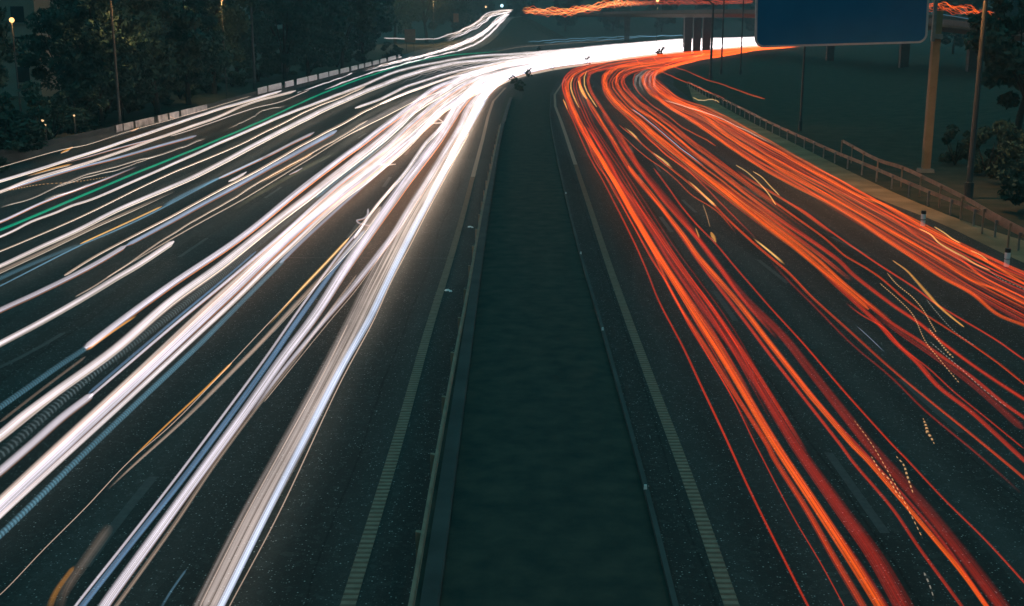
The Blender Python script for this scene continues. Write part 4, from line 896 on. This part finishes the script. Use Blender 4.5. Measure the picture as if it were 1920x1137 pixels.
# flyover
r = empty('flyover', at_y(1300, 28, 370)); tag(r, 'long concrete road bridge crossing far off beyond the bend', 'bridge'); o0 = r.location.copy()
FD = [(1090, 531), (1130, 524), (1150, 520), (1310, 365), (1420, 328), (1560, 281), (1740, 222), (1800, 206), (1900, 182), (2010, 160)]
def deck_z(px): return 10.0 if px < 1420 else 10.0 - (px - 1420) / 590. * 3.2
dk = [at_y(px, 30, Y) for px, Y in FD]
dk = [Vector((p.x, p.y, deck_z(FD[i][0]))) - o0 for i, p in enumerate(dk)]
dk = [Vector(q) for q in catmull([tuple(p) for p in dk], 12)]
b = MB(); b.prof(dk, [(-5.5, .9), (-5.5, .55), (-3.5, -.4), (3.5, -.4), (5.5, .55), (5.5, .9)]); b.build('deck', surface('deck_concrete', (.09, .075, .055), (.13, .105, .08), .6, .9, .2), r)
for s_ in (-1, 1):
    b = MB(); b.prof(dk, [(s_ * 5.45 - .12, .905), (s_ * 5.45 - .12, 1.75), (s_ * 5.45 + .12, 1.75), (s_ * 5.45 + .12, .905)]); b.build('parapet', M_pole, r)
for x, yb, wd in [(1175, 77, 2.0), (1288, 96, 2.2)]:
    p = at_z(x, yb, 0); m_ = MB(); m_.box((p.x - o0.x, p.y - o0.y, 4.8 - o0.z), (wd, 1.2, 9.6), 0, (1.25, 1)); m_.build('pier', M_dconc, r)
for x, yb, wd in [(1290, 97, 1.9), (1307, 97, 1.9), (1325, 98, 2.0)]:
    p = at_z(x, yb, 0); p.y = 330 + (x - 1290) * .2; p.x = at_y(x, 60, p.y).x; m_ = MB(); m_.box((p.x - o0.x, p.y - o0.y, 4.8 - o0.z), (wd, 1.6, 9.6), 0, (1.1, 1)); m_.build('pier', M_pole, r)
for x, yb in [(1560, 90), (1700, 90), (1830, 100)]:
    Y = dict([(1560, 281), (1700, 235), (1830, 199)])[x]; p = at_y(x, 40, Y)
    m_ = MB(); m_.box((p.x - o0.x, p.y - o0.y, 4.2 - o0.z), (1.6, 1.2, 8.6), 0, (1.1, 1)); m_.build('pier', M_pole, r)

# trees
def leaf_mesh(name, rad, hgt, nclump, nleaf, size, seed, z0):
    g = np.random.default_rng(seed); C = []
    for _ in range(nclump):
        th = g.uniform(0, 6.283); u = g.uniform(-1, 1); rr = g.uniform(.35, 1.0) ** .5
        C.append((rad * rr * math.sqrt(1 - u * u) * math.cos(th), rad * rr * math.sqrt(1 - u * u) * math.sin(th), z0 + hgt / 2 * (1 + u * rr), g.uniform(.16, .34) * rad))
    C = np.array(C); idx = g.integers(0, nclump, nleaf)
    d = g.normal(size=(nleaf, 3)); d /= np.linalg.norm(d, axis=1)[:, None]; d *= g.uniform(.3, 1, nleaf)[:, None] ** .5
    P0 = C[idx, :3] + d * C[idx, 3:4] * np.array([1, 1, .75])
    a = g.normal(size=(nleaf, 3)); a /= np.linalg.norm(a, axis=1)[:, None]; b_ = g.normal(size=(nleaf, 3)); b_ -= (a * b_).sum(1)[:, None] * a; b_ /= np.linalg.norm(b_, axis=1)[:, None]
    s = (size * g.uniform(.6, 1.3, nleaf))[:, None]
    V = np.stack([P0 - a * s, P0 + b_ * s * .45, P0 + a * s, P0 - b_ * s * .45], 1).reshape(-1, 3)
    F = np.arange(nleaf * 4).reshape(-1, 4)
    me = bpy.data.meshes.new(name); me.from_pydata(V.tolist(), [], F.tolist()); me.update(); return me
def trunk_mb(h, rr, rad, seed, top):
    rd_ = random.Random(seed); m_ = MB(); lean = [(rd_.uniform(-.3, .3), rd_.uniform(-.3, .3))]
    m_.tube([(0, 0, 0), (lean[0][0] * .3, lean[0][1] * .3, h * .5), (lean[0][0], lean[0][1], h), (lean[0][0] * 1.6, lean[0][1] * 1.4, top * .8)], [rr * 1.3, rr, rr * .75, rr * .2], 9)
    for k in range(6):
        a = k * 1.05 + rd_.uniform(-.3, .3); z1 = h * rd_.uniform(.7, 1.15); e1 = rad * rd_.uniform(.55, .85)
        m_.tube([(lean[0][0] * .8, lean[0][1] * .8, z1), (math.cos(a) * e1 * .5, math.sin(a) * e1 * .5, z1 + (top - z1) * .3), (math.cos(a) * e1, math.sin(a) * e1, z1 + (top - z1) * .62)], [rr * .5, rr * .3, rr * .1], 6)
    return m_
PROTO = []
for k in range(4):
    rad = [4.6, 5.4, 4.0, 5.0][k]; H = [14.5, 16, 13, 15.5][k]
    PROTO.append((leaf_mesh('crown', rad, H - 2.2, [46, 60, 40, 54][k], [9000, 11000, 7500, 10000][k], .30, 100 + k, 2.0), trunk_mb(3.4, .24, rad, 50 + k, H)))
PT = []
for k, (cm_, tm) in enumerate(PROTO):
    me = bpy.data.meshes.new('trunk'); me.from_pydata([tuple(v) for v in tm.v], [], tm.f); me.update(); me.materials.append(M_bark); PT.append(me)
    cm_.materials.append(M_leafA if k % 2 else M_leafB)
def tree(k, x, y, sc, rz, label, group='trees beyond the barrier'):
    z = ground_h(x, y)
    r = empty('tree', (x, y, z), rz); r.scale = (sc, sc, sc); tag(r, label, 'tree', group)
    for nm, me in (('trunk', PT[k]), ('crown', PROTO[k][0])):
        o = bpy.data.objects.new(nm, me); COL.objects.link(o); o.parent = r
    return r
def tree_px(k, px, Y, sc, rz, label, **kw):
    p = at_y(px, 60, Y); return tree(k, p.x, p.y, sc, rz, label, **kw)
TL = [(1, -115, 100, 1.0, 'dark round tree at the frame edge above the lowest end of the barrier'),
      (0, 118, 128, 1.0, 'dark tree in front of the small lit lamps at ground level'),
      (3, 178, 112, .9, 'dark tree between the lamp-lit wall and the first lamp pole'),
      (1, 215, 118, 1.0, 'orange-tinged tree behind the lamp pole above the dim panels'),
      (2, 285, 126, 1.15, 'orange-tinged tree above the dim grey barrier panels'),
      (3, 345, 140, 1.1, 'tree beneath the yellow glow of a hidden lamp'),
      (0, 395, 160, 1.15, 'dark tree just past the dim grey panels'),
      (1, 440, 188, 1.1, 'dark tree beside the grey pole where bright panels begin'),
      (3, 530, 196, 1.15, 'dark tree behind the small dark roadside box'),
      (1, 575, 205, 1.2, 'dark tree behind the middle of the bright panels'),
      (0, 640, 225, 1.3, 'dark tree around the pole behind the bright panels'),
      (3, 680, 262, 1.3, 'dark tree behind the far end of the bright panels'),
      (1, 740, 455, 2.1, 'dark tree behind the brown box at the side street'),
      (2, 800, 475, 2.3, 'yellow-green lit tree at the top above the slip road'),
      (3, 850, 510, 2.1, 'dark tree above the middle of the slip road'),
      (1, 175, 165, 1.2, 'tall dark tree in the second row beside the lit wall'),
      (3, 260, 175, 1.3, 'tall second-row tree rising between the first two lamp poles'),
      (0, 560, 260, 1.6, 'tall second-row tree above the bright panels')]
for i, (k, px, Y, sc, lb) in enumerate(TL): tree_px(k, px, Y, sc, i * 1.3, lb)
for i, (k, px, Y, sc, lb) in enumerate([(0, 895, 640, 1.7, 'far dark tree above the crest of the slip road'), (1, 980, 660, 1.5, 'far dark tree where the flyover traffic begins'), (3, 1060, 650, 1.6, 'far dark tree above the start of the flyover'),
      (1, 1150, 640, 1.6, 'far dark tree above the first flyover pier'), (0, 1240, 630, 1.7, 'far dark tree above the middle of the flyover'), (3, 1330, 610, 1.7, 'far dark tree above the flyover near the sign'), (1, 1420, 600, 1.7, 'far dark tree hidden partly by the blue sign'),
      (1, 1790, 330, 1.2, 'far dark tree behind the wavy streaks beyond the sign post'), (3, 1870, 300, 1.2, 'dark tree at the upper corner behind the flyover')]):
    tree_px(k, px, Y, sc, i * 2.1, lb, group='far trees behind the flyover')
tree_px(2, 1925, 96, 1.05, .4, 'orange-lit leaning tree at the frame edge behind the rails', group='trees behind the rails')

# shrubs
SH = leaf_mesh('foliage', 1.1, 1.7, 18, 2200, .10, 900, .12); SH.materials.append(M_leafB)
SM = MB()
for k in range(5):
    a = k * 1.26; SM.tube([(0, 0, 0), (math.cos(a) * .3, math.sin(a) * .3, .7), (math.cos(a) * .6, math.sin(a) * .6, 1.3)], [.035, .025, .01], 5)
SMe = bpy.data.meshes.new('stems'); SMe.from_pydata([tuple(v) for v in SM.v], [], SM.f); SMe.materials.append(M_bark)
def shrub(x, y, sc, label, group):
    r = empty('shrub', (x, y, ground_h(x, y)), x * 3); r.scale = sc if hasattr(sc, '__len__') else (sc, sc, sc); tag(r, label, 'shrub', group)
    for nm, me in (('foliage', SH), ('stems', SMe)):
        o = bpy.data.objects.new(nm, me); COL.objects.link(o); o.parent = r
for px, py, sc, lb in [(962, 158, .7, 'grassy shrub on the tip of the median, lowest of the tips'), (992, 145, .8, 'shrub silhouetted against white light at the median tip'), (1036, 132, .55, 'low shrub on the median past the silhouetted one'), (1101, 122, .9, 'small upright shrub silhouetted in the solid white band'), (1240, 108, 1.3, 'thin shrub standing where the white band meets the red one'), (1010, 96, .7, 'low tuft poking into the top of the white band'), (975, 172, .8, 'dim shrub just inside the median near its tip')]:
    p = at_z(px, py, 0); shrub(p.x, p.y, sc, lb, 'shrubs on the median')
for px, py, sc, lb in [(1850, 330, 1.6, 'dark bush behind the higher rail beyond the lamp pole'), (1895, 350, 2.0, 'bushy dark shrub behind the rail at the frame edge'), (1790, 310, 1.4, 'dark bush between the sign post and the lamp pole'), (1940, 400, 1.7, 'bush half out of frame behind the rails')]:
    p = at_z(px, py, 0); shrub(p.x, p.y, sc, lb, 'bushes behind the rails')
for i in range(17):
    px = -70 + i * 50; Y = 78 * 1.062 ** (i * 1.35); p = at_y(px, 60, Y)
    shrub(p.x, p.y, (3.2, 2.4, 1.6 + .5 * (i % 3)), 'one of the dark bushes filling in under the trees behind the barrier', 'bushes under the trees')
# rough grass on the median and slope: tufts as one mass
def tufts(name, region, n, hh, seed):
    g = np.random.default_rng(seed); vs, fs = [], []
    for _ in range(n):
        x, y = region(g); z = ground_h(x, y)
        for k in range(5):
            a = g.uniform(0, 6.28); l_ = hh * g.uniform(.5, 1.3); dx, dy = math.cos(a) * l_ * .5, math.sin(a) * l_ * .5; w_ = .025 + .02 * g.random()
            m0 = len(vs); vs += [(x - dy * w_ / l_ * 2, y + dx * w_ / l_ * 2, z), (x + dy * w_ / l_ * 2, y - dx * w_ / l_ * 2, z), (x + dx, y + dy, z + l_)]; fs.append((m0, m0 + 1, m0 + 2))
    o = mesh(name, vs, fs, surface('dry_grass_' + name, (.040, .050, .038), (.070, .072, .052), .4, .9, .1)); tag(o, kind='stuff'); return o
def rr_(g):
    y = 45 + 200 * g.random() ** 1.2; return (27 + (y - 60) * .06 + 90 * g.random() ** 1.6, y)

# building with its lit lamp behind the trees
p = at_y(18, 30, 150); r = empty('building', (p.x - 3.5, p.y + 4, 0)); tag(r, 'dim tan building with dark windows at the upper corner behind the trees', 'building')
m_ = MB(); m_.box((0, 0, 8), (14, 10, 16)); m_.build('wall', M_build, r)
m_ = MB(); m_.box((0, 0, 16.15), (14.6, 10.6, .3)); m_.build('roof', M_conc, r)
for i in range(4):
    for j in range(4):
        m_ = MB(); m_.box((-5 + i * 3.3, -5.02, 3 + j * 3.6), (1.6, .12, 1.9)); wn = m_.build('window', M_glass, r)
        m_ = MB(); m_.box((-5 + i * 3.3, -5.06, 3 + j * 3.6 - 1.05), (1.9, .25, .12)); m_.build('sill', M_conc, wn)
def park_lamp(px, py, Y, energy, label, rad=.22, mat=None, col=(1, .55, .2), soft=.25):
    p = at_y(px, py, Y); gz = ground_h(p.x, p.y)
    r = empty('park_lamp', (p.x, p.y, gz)); tag(r, label, 'park lamp', 'lamps among the trees')
    h = p.z - gz
    m_ = MB(); m_.tube([(0, 0, 0), (0, 0, h - rad)], [.07, .05], 8); m_.build('pole', M_pole, r)
    me = bpy.data.meshes.new('globe'); bm = bmesh.new(); bmesh.ops.create_uvsphere(bm, u_segments=16, v_segments=10, radius=rad); bm.to_mesh(me); bm.free()
    gl = link('globe', me, mat or M_lamp, r); gl.location = (0, 0, h)
    if energy:
        ld = bpy.data.lights.new('lamp_light', 'POINT'); ld.energy = energy; ld.color = col; ld.shadow_soft_size = soft
        lo = bpy.data.objects.new('lamp_light', ld); COL.objects.link(lo); lo.parent = r; lo.location = (0, -rad - .3, h)
    return r
park_lamp(22, 38, 94, 200, 'bright round sodium lamp in front of the tan building', .19, None, (1, .38, .10))
park_lamp(415, -2, 147, 2500, 'sodium lamp hidden at the very top among the orange-lit leaves', .25)
park_lamp(812, -6, 430, 20000, 'sodium lamp lighting the yellow-green tree above the slip road', .5)
park_lamp(80, 226, 92, 20, 'low warm lamp near the ground behind the barrier, uppermost of three', .10, M_lampdim)
park_lamp(72, 236, 92, 0, 'low warm lamp near the ground behind the barrier, lower pair towards the frame edge', .09, M_lampdim)
park_lamp(85, 235, 92, 0, 'low warm lamp near the ground behind the barrier, lower pair towards the trees', .09, M_lampdim)
park_lamp(139, 217, 96, 12, 'low warm lamp near the ground, apart from the cluster of three', .08, M_lampdim)
park_lamp(1233, 1, 440, 4000, 'sodium lamp above the middle of the far flyover', .55)
park_lamp(1160, 0, 540, 300, 'dim sodium lamp above the far flyover, nearer the slip road', .35)
park_lamp(941, 11, 600, 200, 'cool bluish lamp above the crest of the slip road', .8, M_lampw, (.6, .85, 1))
park_lamp(911, 13, 600, 500, 'warm lamp just beside the cool bluish one', .5, M_lampdim)
# small roadside boxes
for x, yb, Y, wd, hh, mt, lb in [(769, 80, 345, 3.0, 3.6, M_brown, 'brown box-shaped sign standing in front of the pale side-street streak'), (535, 142, 205, 1.1, 1.5, M_back, 'small dark box on legs behind the bright barrier panels'), (855, 42, 470, 2.0, 3.2, M_brown, 'small brownish box high up beside the slip road')]:
    p = at_y(x, yb, Y); gz = max(0, ground_h(p.x, p.y)); r = empty('roadside_box', (p.x, p.y, gz)); tag(r, lb, 'roadside box')
    top = max(p.z, gz + .8) - gz
    m_ = MB(); m_.box((0, 0, top + hh / 2), (wd, .5, hh), 0, (1, .9)); m_.build('cabinet', mt, r)
    m_ = MB(); m_.box((0, 0, top + hh + .06), (wd * 1.08, .62, .12), 0, (.96, .9)); m_.build('lid', M_back, r)
    for s_ in (-1, 1):
        m_ = MB(); m_.box((s_ * wd * .35, 0, top / 2), (.12, .12, top)); m_.build('leg', M_pole, r)
# thin haze added to lift the dark tones towards teal
hb = MB(); hb.box((0, 560, 24), (1500, 1500, 56)); hz = hb.build('haze', None); tag(hz, 'added thin bluish haze lifting the dark tones over the whole road', 'haze', kind='stuff')
hm, ht = new_mat('shadow_lift_haze'); hv = ht.nodes.new('ShaderNodeVolumePrincipled'); hv.inputs['Color'].default_value = (.60, .92, 1.0, 1); hv.inputs['Density'].default_value = .00036
ht.links.new(hv.outputs[0], ht.nodes.new('ShaderNodeOutputMaterial').inputs['Volume']); hz.data.materials.append(hm)
